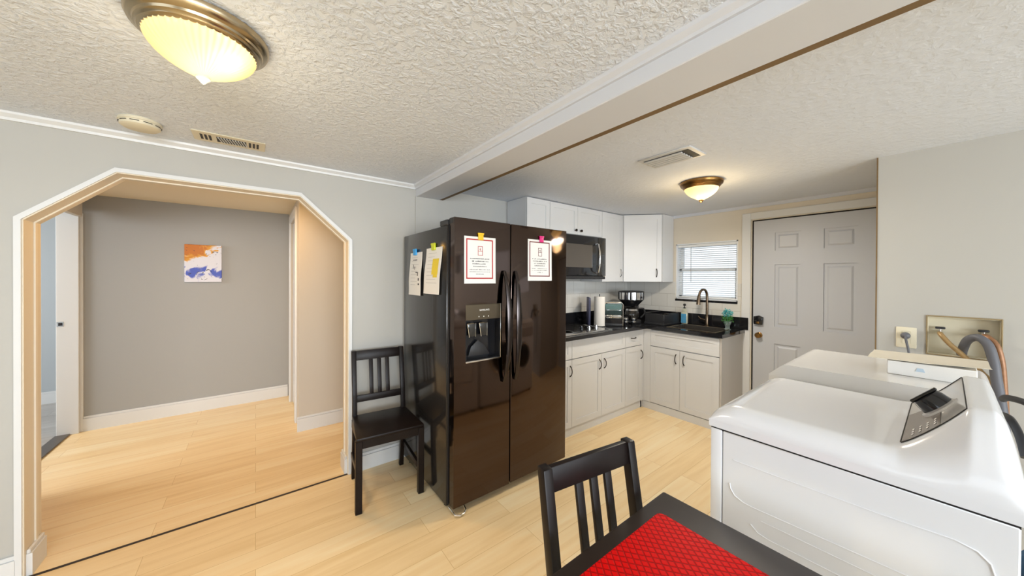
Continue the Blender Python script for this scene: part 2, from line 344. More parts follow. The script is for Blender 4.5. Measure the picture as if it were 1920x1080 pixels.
# kitchen wall B with window opening and door opening
WY0, WY1, WZ0, WZ1 = 1.317, 1.955, 1.185, 1.825; DY0, DY1, DZ = .345, 1.195, 2.008
wb = MB(); X0, X1 = XB, XB+.14
wb.box(X0, X1, WY1, YA, 0, H).box(X0, X1, DY1, WY0, 0, H).box(X0, X1, WY0, WY1, 0, WZ0).box(X0, X1, WY0, WY1, WZ1, H).box(X0, X1, DY0, DY1, DZ, H).box(X0, X1, -.3, DY0, 0, H)
S('wall_right', wb, wallk)
S('wall_near_right', MB().box(XCW, XCW+.12, -4.5, -.35, 0, 1.5).box(XCW, XCW+.12, -4.5, -.35, 1.84, H).box(XCW, XCW+.12, -4.5, -2.15, 1.5, 1.84).box(XCW, XCW+.12, -.45, -.35, 1.5, 1.84).box(XCW, XB, -.35, .262, 0, 1.009).box(XCW, XB, -.35, -.169, 1.009, 1.218).box(XCW, XB, .066, .262, 1.009, 1.218).box(XCW+.07, XB, -.169, .066, 1.009, 1.218).box(XCW, XB, -.35, .262, 1.218, H), wallm)
S('trim_8', MB().box(XCW-.002, XCW+.006, .260, .2665, 0, H), brownstrip)
S('trim_9', MB().box(XB-.018, XB, .262, YA, H-.018, H).box(XB-.012, XB, .262, YA, H-.03, H-.018), beamm)
# rest of the near room (behind the camera) with window openings
S('wall_left', MB().box(-3.7, -3.6, -4.5, YA, 0, .7).box(-3.7, -3.6, -4.5, YA, 2.0, H).box(-3.7, -3.6, -4.5, -2.5, .7, 2.0).box(-3.7, -3.6, .5, YA, .7, 2.0), wallm)
S('wall_rear', MB().box(-3.6, XCW, -4.6, -4.5, 0, .7).box(-3.6, XCW, -4.6, -4.5, 2.05, H).box(-3.6, -2.4, -4.6, -4.5, .7, 2.05).box(.6, 1.75, -4.6, -4.5, .7, 2.05).box(2.85, XCW, -4.6, -4.5, .7, 2.05), wallm)
# hall
S('wall_hall_far', MB().box(-1.27, .42, 4.786, 4.9, 0, H), hallm)
S('wall_hall_right', MB().box(.315, 2.4, 3.613, 3.73, 0, H).box(.315, .42, 3.73, 3.92, 0, H).box(.315, .42, 3.92, 4.52, 2.02, H).box(.315, .42, 4.52, 4.786, 0, H).box(2.3, 2.4, YA+WT, 3.613, 0, H), hallp)
S('wall_hall_left', MB().box(-1.385, -1.27, YA+WT, 3.55, 0, H).box(-1.385, -1.27, 3.55, 4.75, 2.0, H).box(-1.385, -1.27, 4.766, 4.9, 0, H), hallm)
S('wall_side_room', MB().box(-3.6, -1.27, 6.04, 6.14, 0, H).box(-3.6, -3.5, 3, 6.1, 0, H).box(-3.6, -1.385, 2.9, 3.0, 0, H).box(-1.385, -1.27, 4.9, 6.1, 0, H), roomm)
S('trim_10', MB().box(-1.39, -1.262, 4.745, 4.768, 0, 1.985, .003, 1).box(-1.265, -1.245, 4.768, 4.786, 0, 1.985, .003, 1), trimm)    # doorway jamb
S('trim_11', MB().box(-1.268, -1.228, 3.4, 4.70, 1.945, 2.072, .004, 1), hallp)
S('trim_12', MB().box(-1.40, -1.31, 3.55, 4.745, 0, .012, .004, 1), greythresh)
S('trim_13', MB().box(.300, .317, 3.83, 3.92, 0, 2.10, .003, 1).box(.300, .317, 4.52, 4.60, 0, 2.10, .003, 1).box(.300, .317, 3.92, 4.52, 2.02, 2.10, .003, 1), trimm)
sd = MB(); sd.box(.335, .37, 3.925, 4.515, .01, 2.015); 
for z0, z1 in ((.2, .9), (1.0, 1.85)): sd.box(.328, .336, 4.02, 4.42, z0, z1, .003, 1)
S('door_2', sd, trimm)
S('trim_14', MB().box(AL+.006, AR-.006, YA-.006, YA+.008, 0, .003), threshm)
# baseboards
def bb(name, x0, x1, y0, y1, h=.125, side=''):
    mb = MB(); mb.box(x0, x1, y0, y1, 0, h-.02, 0); 
    tx = .006
    if abs(x1-x0) > abs(y1-y0): mb.box(x0, x1, y0+(tx if side == '-' else 0), y1-(tx if side == '+' else 0), h-.02, h, .003, 1)
    else: mb.box(x0+(tx if side == '-' else 0), x1-(tx if side == '+' else 0), y0, y1, h-.02, h, .003, 1)
    return S(name, mb, trimm)
bb('baseboard_far_left', -3.6, AL-.018, YA-.016, YA, .125, '-')
bb('baseboard_far_right', AR+.018, 1.95, YA-.016, YA, .125, '-')
bb('baseboard_arch_left', AL+.006, AL+.024, YA+.012, YA+WT, .125, '+')
bb('baseboard_arch_right', AR-.024, AR-.006, YA+.012, YA+WT, .125, '-')
bb('baseboard_hall_far', -1.245, .302, 4.770, 4.786, .135, '-')
bb('baseboard_hall_right', .300, 2.3, 3.597, 3.613, .135, '-')
bb('baseboard_side_room', -3.5, -1.385, 6.022, 6.04, .135, '-')
# tile backsplash
S('wall_tile_far', MB().box(2.05, XB-.008, YA-.008, YA, .9, 1.385), tile)
S('wall_tile_right', MB().box(XB-.008, XB, WY1+.005, YA-.008, .9, 1.385).box(XB-.008, XB, 1.29, WY1+.005, .9, WZ0-.024).box(XB-.008, XB, 1.285, WY0-.002, WZ0-.024, 1.372), tile)

# ---------------------------------------------------------------- entry door with casing
def panel_door():
    xf = XB+.008
    mb = MB(); mb.box(xf+.010, xf+.045, DY0, DY1-.012, .01, DZ-.012)
    ys = [DY0, .453, .662, .815, 1.010, DY1-.012]; zs = [.01, .22, .80, .965, 1.56, 1.695, 1.868, DZ-.012]
    for a, b_ in ((0, 1), (2, 3), (4, 5)): mb.box(xf, xf+.011, ys[a], ys[b_], zs[0], zs[-1])
    for a, b_ in ((0, 1), (2, 3), (4, 5), (6, 7)):
        mb.box(xf, xf+.011, ys[1], ys[2], zs[a], zs[b_]); mb.box(xf, xf+.011, ys[3], ys[4], zs[a], zs[b_])
    for ya, yb in ((1, 2), (3, 4)):
        for za, zb in ((1, 2), (3, 4), (5, 6)):
            g = .022; y0, y1, z0, z1 = ys[ya]+g, ys[yb]-g, zs[za]+g, zs[zb]-g
            t = bmesh.new(); i = .014
            o_ = [t.verts.new((xf+.0102, y, z)) for y, z in ((y0, z0), (y1, z0), (y1, z1), (y0, z1))]
            n_ = [t.verts.new((xf+.002, y, z)) for y, z in ((y0+i, z0+i), (y1-i, z0+i), (y1-i, z1-i), (y0+i, z1-i))]
            for k in range(4): t.faces.new((o_[k], o_[(k+1) % 4], n_[(k+1) % 4], n_[k]))
            t.faces.new(n_); bmesh.ops.recalc_face_normals(t, faces=t.faces); mb.merge(t)
    return mb
door = S('door_1', panel_door(), doorm)
# hardware are parts of the door
kp = MB(); kp.prism([(1.172, .975), (1.100, .975-.004), (1.094, 1.045), (1.128, 1.062), (1.172, 1.050)], 'x', XB-.022, XB+.008, .003)
kpo = kp.build('keypad_deadbolt', blackgloss, door); 
tl = MB().box(XB-.036, XB-.022, 1.120, 1.150, .982, 1.002, .004).build('thumb_turn', brass, kpo)
kb = MB().lathe([(.027, 0), (.027, -.006), (.012, -.012), (.010, -.028), (.022, -.036), (.027, -.048), (.020, -.058), (0, -.060)], (XB+.008, 1.130, .868), 24, 'x').build('door_knob', brass, door)
S('trim_15', MB().box(XB-.016, XB, 1.203, 1.278, 0, 2.082, .003, 1).box(XB-.016, XB, .2665, 1.203, 2.016, 2.082, .003, 1), trimm)
S('trim_16', MB().box(XB+.012, XB+.03, DY1-.012, DY1+.008, 0, DZ+.0).box(XB+.012, XB+.03, DY0, DY1, DZ-.012, DZ), gapm)
# ---------------------------------------------------------------- kitchen window
win = MB(); xw = XB+.055
# jamb lining
win.box(XB-.002, XB+.12, WY1-.012, WY1, WZ0, WZ1).box(XB-.002, XB+.12, WY0, WY0+.012, WZ0, WZ1).box(XB-.002, XB+.12, WY0, WY1, WZ1-.012, WZ1).box(XB-.002, XB+.12, WY0, WY1, WZ0, WZ0+.012)
for z0, z1, xx in ((1.505, WZ1-.012, xw+.03), (WZ0+.012, 1.535, xw)):
    win.box(xx, xx+.03, WY0+.012, WY1-.012, z1-.03, z1, .003, 1).box(xx, xx+.03, WY0+.012, WY1-.012, z0, z0+.03, .003, 1)
    win.box(xx, xx+.03, WY0+.012, WY0+.045, z0, z1, .003, 1).box(xx, xx+.03, WY1-.045, WY1-.012, z0, z1, .003, 1)
wo = S('window_1', win, vinyl, origin=(XB, WY0, WZ0))
def wpart(name, mb, m): 
    o = mb.build(name, m, wo); return o
wpart('window_pane', MB().box(xw+.044, xw+.047, WY0+.045, WY1-.045, 1.53, WZ1-.04), clear)
wpart('window_pane', MB().box(xw+.014, xw+.017, WY0+.045, WY1-.045, WZ0+.04, 1.507), clear)
sill = S('trim_17', MB().box(XB-.012, XB+.0, WY0-.002, WY1+.006, WZ0-.024, WZ0-.001, .002, 1), granite)
bl = thing('window_blind', 'white horizontal slat blind hanging inside the small kitchen window', 'blind', (XB+.03, (WY0+WY1)/2, WZ1-.03))
MB().box(XB+.014, XB+.046, WY0+.014, WY1-.014, WZ1-.042, WZ1-.013, .003, 1).build('head_rail', blindm, bl)
sl = MB(); nsl = 24
for i in range(nsl):
    z = WZ1-.06-i*(WZ1-.06-WZ0-.035)/nsl
    rm = Matrix.Translation((XB+.03, 0, z)) @ Matrix.Rotation(R(12), 4, 'Y') @ Matrix.Translation((-XB-.03, 0, -z))
    sl.box(XB+.019, XB+.041, WY0+.016, WY1-.016, z-.0006, z+.0006, rot=rm)
for y in (WY0+.1, WY1-.1): sl.box(XB+.0295, XB+.0305, y, y+.001, WZ0+.02, WZ1-.04)
sl.build('slats', blindm, bl, smooth=False)
MB().box(XB+.02, XB+.04, WY0+.016, WY1-.016, WZ0+.016, WZ0+.028, .002, 1).build('bottom_rail', blindm, bl)
MB().tube([(XB+.008, 1.79, WZ1-.04), (XB+.008, 1.79, WZ0+.2)], .0028, 8).build('tilt_wand', inkgrey, bl)
S('wall_outside', MB().box(6.2, 6.3, -1, 2.05, -.5, 1.95), sidingm)
S('trim_18', MB().box(3.97, 4.3, 1.0, 2.2, .9, 1.0), sidingm)

# ================================================================ CABINETS
def shaker(mb, axis, face, a0, a1, z0, z1, sgn=-1, fw=.055, th=.018):
    """shaker panel; axis 'y' -> face at y=face spanning x a0..a1 ; axis 'x' -> face at x=face spanning y"""
    g = .0015; a0 += g; a1 -= g; z0 += g; z1 -= g; d = .005
    def bx(p0, p1, q0, q1, f0, f1, bv=0):
        lo, hi = min(f0, f1), max(f0, f1)
        if axis == 'y': mb.box(p0, p1, lo, hi, q0, q1, bv, 1)
        else: mb.box(lo, hi, p0, p1, q0, q1, bv, 1)
    bx(a0, a1, z0, z1, face-sgn*d, face-sgn*th)
    f_ = min(fw, (z1-z0)*.28)
    bx(a0, a0+fw, z0, z1, face, face-sgn*(d+.001)); bx(a1-fw, a1, z0, z1, face, face-sgn*(d+.001))
    bx(a0+fw, a1-fw, z1-f_, z1, face, face-sgn*(d+.001)); bx(a0+fw, a1-fw, z0, z0+f_, face, face-sgn*(d+.001))
    return mb
def pull(axis, face, a, z, vert=True, L=.095):
    pts = []
    for i in range(9):
        t = i/8; bow = .026*math.sin(math.pi*t)**.6; q = (t-.5)*L
        if vert: p = (a, face-bow, z+q) if axis == 'y' else (face-bow, a, z+q)
        else: p = (a+q, face-bow, z) if axis == 'y' else (face-bow, a+q, z)
        pts.append(p)
    return MB().tube(pts, [.0055, .0045, .004, .004, .004, .004, .004, .0045, .0055], 8)
CF = 2.04; ZT = .872
def base_cab(x0, x1, label, doors, drawers, handles, pulls):
    t = thing('base_cabinet', label, 'cabinet', ((x0+x1)/2, (CF+YA)/2, 0), 'white base cabinets')
    MB().box(x0, x1, CF+.019, YA-.012, .075, ZT, 0).build('cabinet_body', cabm, t, smooth=False)
    MB().box(x0, x1, CF+.013, CF+.03, 0, .075).build('toe_kick', cabm, t, smooth=False)
    for (a, b_) in doors:
        d = shaker(MB(), 'y', CF, a, b_, .082, .690).build('door', cabm, t, smooth=False)
        for hx in handles:
            if a < hx < b_: pull('y', CF, hx, .59).build('handle', bronze, d)
    for (a, b_) in drawers:
        d = shaker(MB(), 'y', CF, a, b_, .695, ZT-.006, fw=.05).build('drawer_front', cabm, t, smooth=False)
        for hx in pulls:
            if a < hx < b_: pull('y', CF, hx, .785, False, .085).build('handle', bronze, d)
    return t
base_cab(1.95, 2.247, 'white base cabinet mostly hidden right behind the refrigerator', [(1.95, 2.247)], [(1.95, 2.247)], [2.222], [])
base_cab(2.248, 3.062, 'wide white base cabinet with two doors below the cooktop', [(2.248, 2.67), (2.67, 3.062)], [(2.248, 3.062)], [2.632, 2.708], [])
base_cab(3.063, 3.386, 'narrow white base cabinet with one drawer in the inner corner', [(3.063, 3.365)], [(3.063, 3.365)], [3.35], [3.205])
MB().box(3.366, 3.4015, CF+.001, CF+.022, .078, ZT).box(3.366, 3.4015, CF+.013, CF+.03, 0, .078).build('corner_filler', cabm, bpy.data.objects['base_cabinet.002'], smooth=False)
# corner filler belongs to sink cabinet run
t = thing('sink_base_cabinet', 'white sink base cabinet with two doors and grey end panel below the window', 'cabinet', (3.65, 1.62, 0), 'white base cabinets')
XF = 3.40; SY0, SY1, SX0, SX1 = 1.345, 1.80, 3.47, 3.83
MB().box(XF+.019, XB-.012, 1.275, CF+.018, .075, .74).box(XF+.019, SX0-.004, 1.275, CF+.018, .74, ZT).box(SX1+.004, XB-.012, 1.275, CF+.018, .74, ZT).box(SX0-.004, SX1+.004, 1.275, SY0-.004, .74, ZT).box(SX0-.004, SX1+.004, SY1+.004, CF+.018, .74, ZT).build('cabinet_body', cabm, t, smooth=False)
MB().box(XF+.005, XF+.03, 1.262, CF+.012, 0, .075).build('toe_kick', cabm, t, smooth=False)
MB().box(XF+.002, XF+.022, 1.958, CF+.0, .078, ZT).build('filler', cabm, t, smooth=False)
MB().box(XF+.0, XF+.02, 1.258, 1.275, 0, ZT).box(XF+.02, XB-.012, 1.262, 1.275, 0, ZT).build('end_panel', grey_panel, t, smooth=False)
for a, b_, h in ((1.276, 1.640, 1.597), (1.640, 1.957, 1.678)):
    d = shaker(MB(), 'x', XF, a, b_, .082, .690).build('door', cabm, t, smooth=False)
    pull('x', XF, h, .60).build('handle', bronze, d)
shaker(MB(), 'x', XF, 1.276, 1.957, .695, ZT-.006, fw=.05).build('false_drawer_front', cabm, t, smooth=False)
# countertop, L shaped, with sink cut-out
CZ0, CZ1 = .875, .908; CE = 1.985; XE = 3.375
SY0, SY1, SX0, SX1 = 1.345, 1.80, 3.47, 3.83
ct = thing('countertop', 'glossy black L-shaped stone countertop running around the kitchen corner', 'countertop', (3.4, 2.2, CZ0))
m_ = MB(); m_.box(1.95, XB-.009, CE, YA-.009, CZ0, CZ1)
m_.box(XE, SX0, 1.245, CE, CZ0, CZ1).box(SX1, XB-.009, 1.245, CE, CZ0, CZ1).box(SX0, SX1, 1.245, SY0, CZ0, CZ1).box(SX0, SX1, SY1, CE, CZ0, CZ1)
m_.build('slab', granite, ct, smooth=False)
MB().box(1.95, XB-.03, YA-.028, YA-.008, CZ1, 1.03, .002, 1).box(XB-.028, XB-.008, 1.215, YA-.008, CZ1, 1.03, .002, 1).build('upstand', granite, ct, smooth=False)
sk = thing('kitchen_sink', 'dark composite sink sunk into the black counter below the window', 'sink', (3.65, 1.57, .74))
q = MB(); wl = .012
q.box(SX0, SX0+wl, SY0, SY1, .76, CZ1+.002, .002, 1).box(SX1-wl, SX1, SY0, SY1, .76, CZ1+.002, .002, 1).box(SX0, SX1, SY0, SY0+wl, .76, CZ1+.002, .002, 1).box(SX0, SX1, SY1-wl, SY1, .76, CZ1+.002, .002, 1).box(SX0, SX1, SY0, SY1, .75, .762)
q.build('basin', mat('sink_composite', (.05, .045, .04), .22, vary=(80, .3)), sk, smooth=False)
rim = MB(); rim.box(SX0-.012, SX0, SY0-.012, SY1+.012, CZ1, CZ1+.004, .0015, 1).box(SX1, SX1+.012, SY0-.012, SY1+.012, CZ1, CZ1+.004, .0015, 1).box(SX0, SX1, SY0-.012, SY0, CZ1, CZ1+.004, .0015, 1).box(SX0, SX1, SY1, SY1+.012, CZ1, CZ1+.004, .0015, 1)
rim.build('rim', nickel, sk, smooth=False)
MB().lathe([(.04, .763), (.035, .768), (.0, .766)], (3.65, 1.57, 0), 20).build('drain', chrome, sk)
# upper cabinets
UF = 2.31; UB = 1.383
def up_cab(x0, x1, z0, label, doors, knobs=(), handles=()):
    t = thing('wall_cabinet', label, 'cabinet', ((x0+x1)/2, (UF+YA)/2, z0), 'white wall cabinets')
    MB().box(x0, x1, UF+.019, YA-.01, z0, H-.004).build('cabinet_body', cabm, t, smooth=False)
    for a, b_ in doors:
        d = shaker(MB(), 'y', UF, a, b_, z0, H-.008, fw=.05).build('door', cabm, t, smooth=False)
        for kx, kz in knobs:
            if a < kx < b_: MB().lathe([(.006, 0), (.006, -.012), (.013, -.018), (.014, -.024), (.009, -.029), (0, -.030)], (kx, UF, kz), 16, 'y').build('knob', bronze, d)
        for hx, hz in handles:
            if a < hx < b_: pull('y', UF, hx, hz, True, .09).build('handle', chrome, d)
    return t
up_cab(1.938, 2.223, UB, 'tall white wall cabinet just above the refrigerator, first of the run', [(1.938, 2.223)])
up_cab(2.224, 3.015, 1.866, 'short white wall cabinet with two round knobs above the microwave', [(2.224, 2.617), (2.617, 3.015)], knobs=[(2.577, 1.907), (2.657, 1.907)])
up_cab(3.016, 3.398, UB, 'white wall cabinet with chrome pull between the microwave and the corner cabinet', [(3.016, 3.398)], handles=[(3.352, 1.485)])
t = thing('corner_wall_cabinet', 'diagonal white corner wall cabinet next to the window', 'cabinet', (3.72, 2.35, UB), 'white wall cabinets')
MB().prism([(3.399, YA-.01), (3.399, UF+.0), (3.70-.0, 2.005), (3.70, 1.985), (XB-.01, 1.985), (XB-.01, YA-.01)], 'z', UB, H-.004).build('cabinet_body', cabm, t, smooth=False)
P0 = Vector((3.405, UF-.004, 0)); P1 = Vector((3.698, 2.004, 0)); dl = (P1-P0).length; ang = math.atan2(P1.y-P0.y, P1.x-P0.x)
Mx = Matrix.Translation(P0) @ Matrix.Rotation(ang, 4, 'Z')
dm = shaker(MB(), 'y', -.02, 0, dl, UB, H-.008, fw=.05); bmesh.ops.transform(dm.bm, matrix=Mx, verts=dm.bm.verts); dd = dm.build('door', cabm, t, smooth=False)
hm = pull('y', -.02, dl-.055, 1.485, True, .09); bmesh.ops.transform(hm.bm, matrix=Mx, verts=hm.bm.verts); hm.build('handle', bronze, dd)
# small grey filler block over the refrigerator at ceiling
# ---------------------------------------------------------------- microwave
mw = thing('microwave', 'black over-the-range microwave hung under the short wall cabinet', 'microwave', (2.64, 2.43, 1.412))
MF = 2.268
MB().box(2.262, 3.028, MF+.03, YA-.01, 1.418, 1.858, .003, 1).build('housing', blackmatte, mw)
d = MB().box(2.262, 2.895, MF, MF+.029, 1.445, 1.856, .006).build('door', blackgloss, mw)
MB().box(2.33, 2.80, MF-.003, MF+.001, 1.53, 1.765, .001, 1).build('window', mat('microwave_window', (.09, .08, .07), .12, vary=(4, .03)), d)
MB().tube([(2.862, MF+.002, 1.785), (2.862, MF-.03, 1.775), (2.862, MF-.046, 1.70), (2.862, MF-.05, 1.64), (2.862, MF-.046, 1.56), (2.862, MF-.03, 1.485), (2.862, MF+.002, 1.475)], .011, 10).build('handle', chrome, d)
MB().box(2.899, 3.028, MF, MF+.029, 1.445, 1.856, .005).build('control_panel', darkglass, mw)
MB().box(2.262, 3.028, MF+.006, MF+.03, 1.412, 1.442, .003, 1).build('vent_grille', blackmatte, mw)
# ================================================================ COOKTOP
ck = thing('cooktop', 'black glass cooktop with steel edge set in the counter beside the refrigerator', 'cooktop', (2.45, 2.28, CZ1))
MB().box(2.10, 2.815, 2.035, 2.52, CZ1, CZ1+.008, .003, 1).build('glass_top', darkglass, ck)
MB().box(2.10, 2.815, 2.027, 2.035, CZ1, CZ1+.010, .002, 1).box(2.815, 2.821, 2.027, 2.52, CZ1, CZ1+.010, .002, 1).build('steel_edge', chrome, ck)
for i in range(4):
    MB().lathe([(.019, 0), (.019, .012), (.014, .016), (.012, .030), (0, .031)], (2.58+i*.055, 2.22-(i % 2)*.05, CZ1+.008), 16).build('knob', chrome if i % 2 else blackgloss, ck)
for i in (0, 1):
    rg = MB(); c = (2.30+.0*i, 2.17+i*.2, CZ1+.0085); rg.lathe([(.075, 0), (.075, .0006), (.070, .0006), (.070, 0)], c, 36); rg.build('burner_ring', inkgrey, ck)
# ================================================================ REFRIGERATOR
fr = thing('refrigerator', 'tall black stainless side-by-side refrigerator with ice dispenser', 'refrigerator', (1.4, 2.17, 0))
FY = 1.765; FD = FY+.062
MB().box(.914, 1.89, FD+.012, 2.57, .035, 1.737, .006).build('cabinet_body', blackside, fr)
MB().box(.920, 1.884, FD-.001, FD+.0125, .05, 1.735).build('gasket', gapm, fr, smooth=False)
MB().box(.914, .99, FD+.012, FD+.11, 1.737, 1.772, .004, 1).build('hinge_cover', blackmatte, fr); MB().box(1.80, 1.89, FD+.012, FD+.11, 1.737, 1.772, .004, 1).build('hinge_cover', blackmatte, fr)
MB().box(.925, .965, FD-.045, FD+.011, 1.742, 1.776, .003, 1).build('hinge', blackmatte, fr)
DX0, DX1, DX2, DX3 = 1.003, 1.262, .903, 1.258   # dispenser opening
dl_ = MB()
# left door built around the dispenser recess
t = bmesh.new()
def fridge_door(mb, x0, x1, hole=None):
    if hole is None: return mb.box(x0, x1, FY, FD, .05, 1.778, .007, 3)
    hx0, hx1, hz0, hz1 = hole
    mb.box(x0, x1, FY+.012, FD, .05, 1.778, 0)
    return mb
ld = MB()
hx0, hx1, hz0, hz1 = 1.003, 1.258, .905, 1.255
ld.box(.926, hx0, FY, FD, .05, 1.778, .0).box(hx1, 1.337, FY, FD, .05, 1.778).box(hx0, hx1, FY, FD, .05, hz0).box(hx0, hx1, FY, FD, hz1, 1.778).box(hx0, hx1, FY+.058, FD, hz0, hz1)
ldo = ld.build('door', blackst, fr, smooth=False)
rdo = MB().box(1.347, 1.876, FY, FD, .05, 1.778, .006, 3).build('door', blackst, fr)
dp = MB().box(hx0, hx1, FY-.004, FY+.012, 1.160, hz1, .002, 1).build('dispenser_panel', mat('dispenser_panel_bronze', s(92, 82, 66), .3, .6, vary=(4, .04)), ldo)
rc = MB(); rc.box(hx0, hx0+.006, FY, FY+.057, hz0, 1.16).box(hx1-.006, hx1, FY, FY+.057, hz0, 1.16).box(hx0, hx1, FY, FY+.057, hz0, hz0+.01).box(hx0, hx1, FY+.052, FY+.058, hz0, 1.16)
dr = rc.build('dispenser_recess', blackgloss, ldo, smooth=False)
for x in (1.055, 1.140):
    pd = MB().prism([(x-.030, 1.135), (x+.030, 1.135), (x+.028, 1.055), (x-.016, 1.055)], 'y', FY+.018, FY+.026, .003).build('paddle', darkglass, dr)
    MB().tube([(x-.030, FY+.016, 1.137), (x+.030, FY+.016, 1.137), (x+.028, FY+.016, 1.053), (x-.016, FY+.016, 1.053), (x-.030, FY+.016, 1.137)], .0018, 6).build('paddle_rim', chrome, dr)
MB().prism([(1.04, .93), (1.20, .93), (1.16, .99), (1.11, 1.03), (1.06, .99)], 'y', FY+.030, FY+.040, .004).build('chute', blackmatte, dr)
MB().box(hx0, hx1, FY-.006, FY+.02, hz0-.004, hz0+.006, .002, 1).build('drip_tray_lip', chrome, dr)
MB().box(hx1, hx1+.005, FY-.006, FY+.01, hz0, hz1, .001, 1).build('side_trim', chrome, dr)
def text_mesh(txt, size, ext=.0006):
    cu = bpy.data.curves.new('txt', 'FONT'); cu.body = txt; cu.size = size; cu.extrude = ext; cu.align_x = 'CENTER'; cu.align_y = 'CENTER'
    o = bpy.data.objects.new('txt', cu); C.objects.link(o); dg = bpy.context.evaluated_depsgraph_get(); dg.update()
    me = bpy.data.meshes.new_from_object(o.evaluated_get(dg)); C.objects.unlink(o); bpy.data.objects.remove(o); return me
def text_part(name, txt, size, loc, m, parent):
    me = text_mesh(txt, size); mb = MB(); mb.bm.from_mesh(me); bpy.data.meshes.remove(me)
    bmesh.ops.transform(mb.bm, matrix=Matrix.Translation(loc) @ Matrix.Rotation(R(90), 4, 'X'), verts=mb.bm.verts)
    return mb.build(name, m, parent, smooth=False)
text_part('lettering', 'SAMSUNG', .016, (1.135, FY-.0048, 1.219), paper, ldo)
for x in (1.095, 1.13, 1.165): MB().box(x-.003, x+.003, FY-.0048, FY-.004, 1.176, 1.182).build('icon_light', paper, ldo, smooth=False)
def fhandle(x, sg):
    pts = []; 
    for i in range(15):
        u = i/14; z = 1.462-u*.72; b_ = math.sin(math.pi*u)
        pts.append((x+sg*.000+(-sg)*.0+sg*.0, FY-.012-.052*b_**.7, z))
    mb = MB(); t = bmesh.new(); prev = None
    for i, p in enumerate(pts):
        u = i/14; wd = .010+.011*math.sin(math.pi*min(1, u*1.02))**.8; th = .009
        cx_ = p[0]+sg*(.010*math.sin(math.pi*u))
        ring = [t.verts.new((cx_+a*wd, p[1]+b_*th, p[2])) for a, b_ in ((-1, -.3), (-.5, -1), (.5, -1), (1, -.3), (1, .6), (.5, 1), (-.5, 1), (-1, .6))]
        if prev: [t.faces.new((prev[k], prev[(k+1) % 8], ring[(k+1) % 8], ring[k])) for k in range(8)]
        else: t.faces.new(ring)
        prev = ring
    t.faces.new(prev[::-1]); bmesh.ops.recalc_face_normals(t, faces=t.faces); mb.merge(t)
    for z in (1.455, .752): mb.box(p[0]-.008, p[0]+.008, FY-.016, FY+.001, z-.012, z+.012, .002, 1)
    return mb
hm_ = mat('dark_handle_steel', (.05, .042, .04), .2, .9, vary=(5, .05)); fhandle(1.283, 1).build('handle', hm_, ldo); fhandle(1.378, -1).build('handle', hm_, rdo)
MB().box(.95, 1.86, FD+.02, FD+.05, .012, .05).build('kick_plate', blackmatte, fr, smooth=False)
MB().tube([(.925, FD, .03), (.932, FY-.01, .018), (.96, FY-.022, .012), (.99, FY-.018, .012), (1.01, FY+.0, .016), (1.012, FD, .045)], .005, 8).build('front_foot', chrome, fr)
for x in (.95, 1.86):
    for y in (1.9, 2.5): MB().lathe([(.016, 0), (.016, .036)], (x, y, 0), 12).build('roller_foot', blackmatte, fr)
# papers on fridge
def sheet_front(x0, x1, z0, z1, label, bordm, seedv, curl=.004):
    t = thing('paper_note', label, 'paper', ((x0+x1)/2, FY-.003, z0), 'papers clipped to the refrigerator')
    yy = lambda u, v: FY-.0016-curl*(1-v)**2*(.5+.5*u)
    f = lambda u, v: Vector((x0+(x1-x0)*u, yy(u, v), z0+(z1-z0)*v))
    mb = MB(); mb.grid(f, 10, 14); ext = bmesh.ops.extrude_face_region(mb.bm, geom=list(mb.bm.faces)); bmesh.ops.translate(mb.bm, vec=(0, .0005, 0), verts=[v for v in ext['geom'] if isinstance(v, bmesh.types.BMVert)])
    bmesh.ops.recalc_face_normals(mb.bm, faces=mb.bm.faces)
    mb.build('sheet', paper, t)
    def quad(mb, u0, u1, v0, v1, h=.0005, n=6):
        mb.grid(lambda u, v: Vector((x0+(x1-x0)*(u0+(u1-u0)*u), yy(u0+(u1-u0)*u, v0+(v1-v0)*v)-h, z0+(z1-z0)*(v0+(v1-v0)*v))), n, n)
    b_ = MB(); quad(b_, .06, .095, .10, .95); quad(b_, .875, .91, .10, .95); quad(b_, .06, .91, .10, .125); quad(b_, .06, .91, .925, .95); b_.build('border', bordm, t, smooth=False)
    rr = random.Random(seedv); p = MB()
    for row, (v, n_, h) in enumerate(((.52, 17, .022), (.465, 16, .022), (.41, 13, .022), (.355, 12, .022), (.29, 18, .014), (.245, 18, .012), (.195, 7, .016))):
        wd = n_*.036; u = .5-wd/2-.01
        for k in range(n_):
            if rr.random() < .9: quad(p, u+k*.036, u+k*.036+rr.uniform(.014, .028), v, v+h*rr.uniform(.6, 1.1), n=1)
    p.build('printing', ink, t, smooth=False)
    g = MB()
    for a in ((.42, .435, .60, .80), (.56, .575, .60, .80), (.42, .575, .79, .80), (.42, .575, .60, .61), (.43, .565, .69, .70), (.5, .515, .70, .76), (.47, .50, .73, .745)): quad(g, *a, n=1)
    g.build('drawing', bordm, t, smooth=False)
    return t
sheet_front(.990, 1.218, 1.384, 1.672, 'white printed sheet with bright red border on the left refrigerator door', inkred, 3)
sheet_front(1.489, 1.716, 1.401, 1.690, 'white printed sheet with dark maroon border on the right refrigerator door', inkmar, 5)
def clip_front(x, z, m, label):
    o = MB().box(x-.019, x+.019, FY-.010, FY-.0028, z-.020, z+.020, .003, 2).prism([(x-.019, z+.012), (x+.019, z+.012), (x+.022, z+.024), (x-.022, z+.024)], 'y', FY-.012, FY-.004, .001).build('magnetic_clip', m, None)
    tag(o, label, 'magnetic clip', 'magnetic clips on the refrigerator')
clip_front(1.104, 1.672, yel, 'golden yellow magnetic clip holding the red-bordered sheet')
clip_front(1.612, 1.694, pink, 'magenta magnetic clip holding the maroon-bordered sheet')
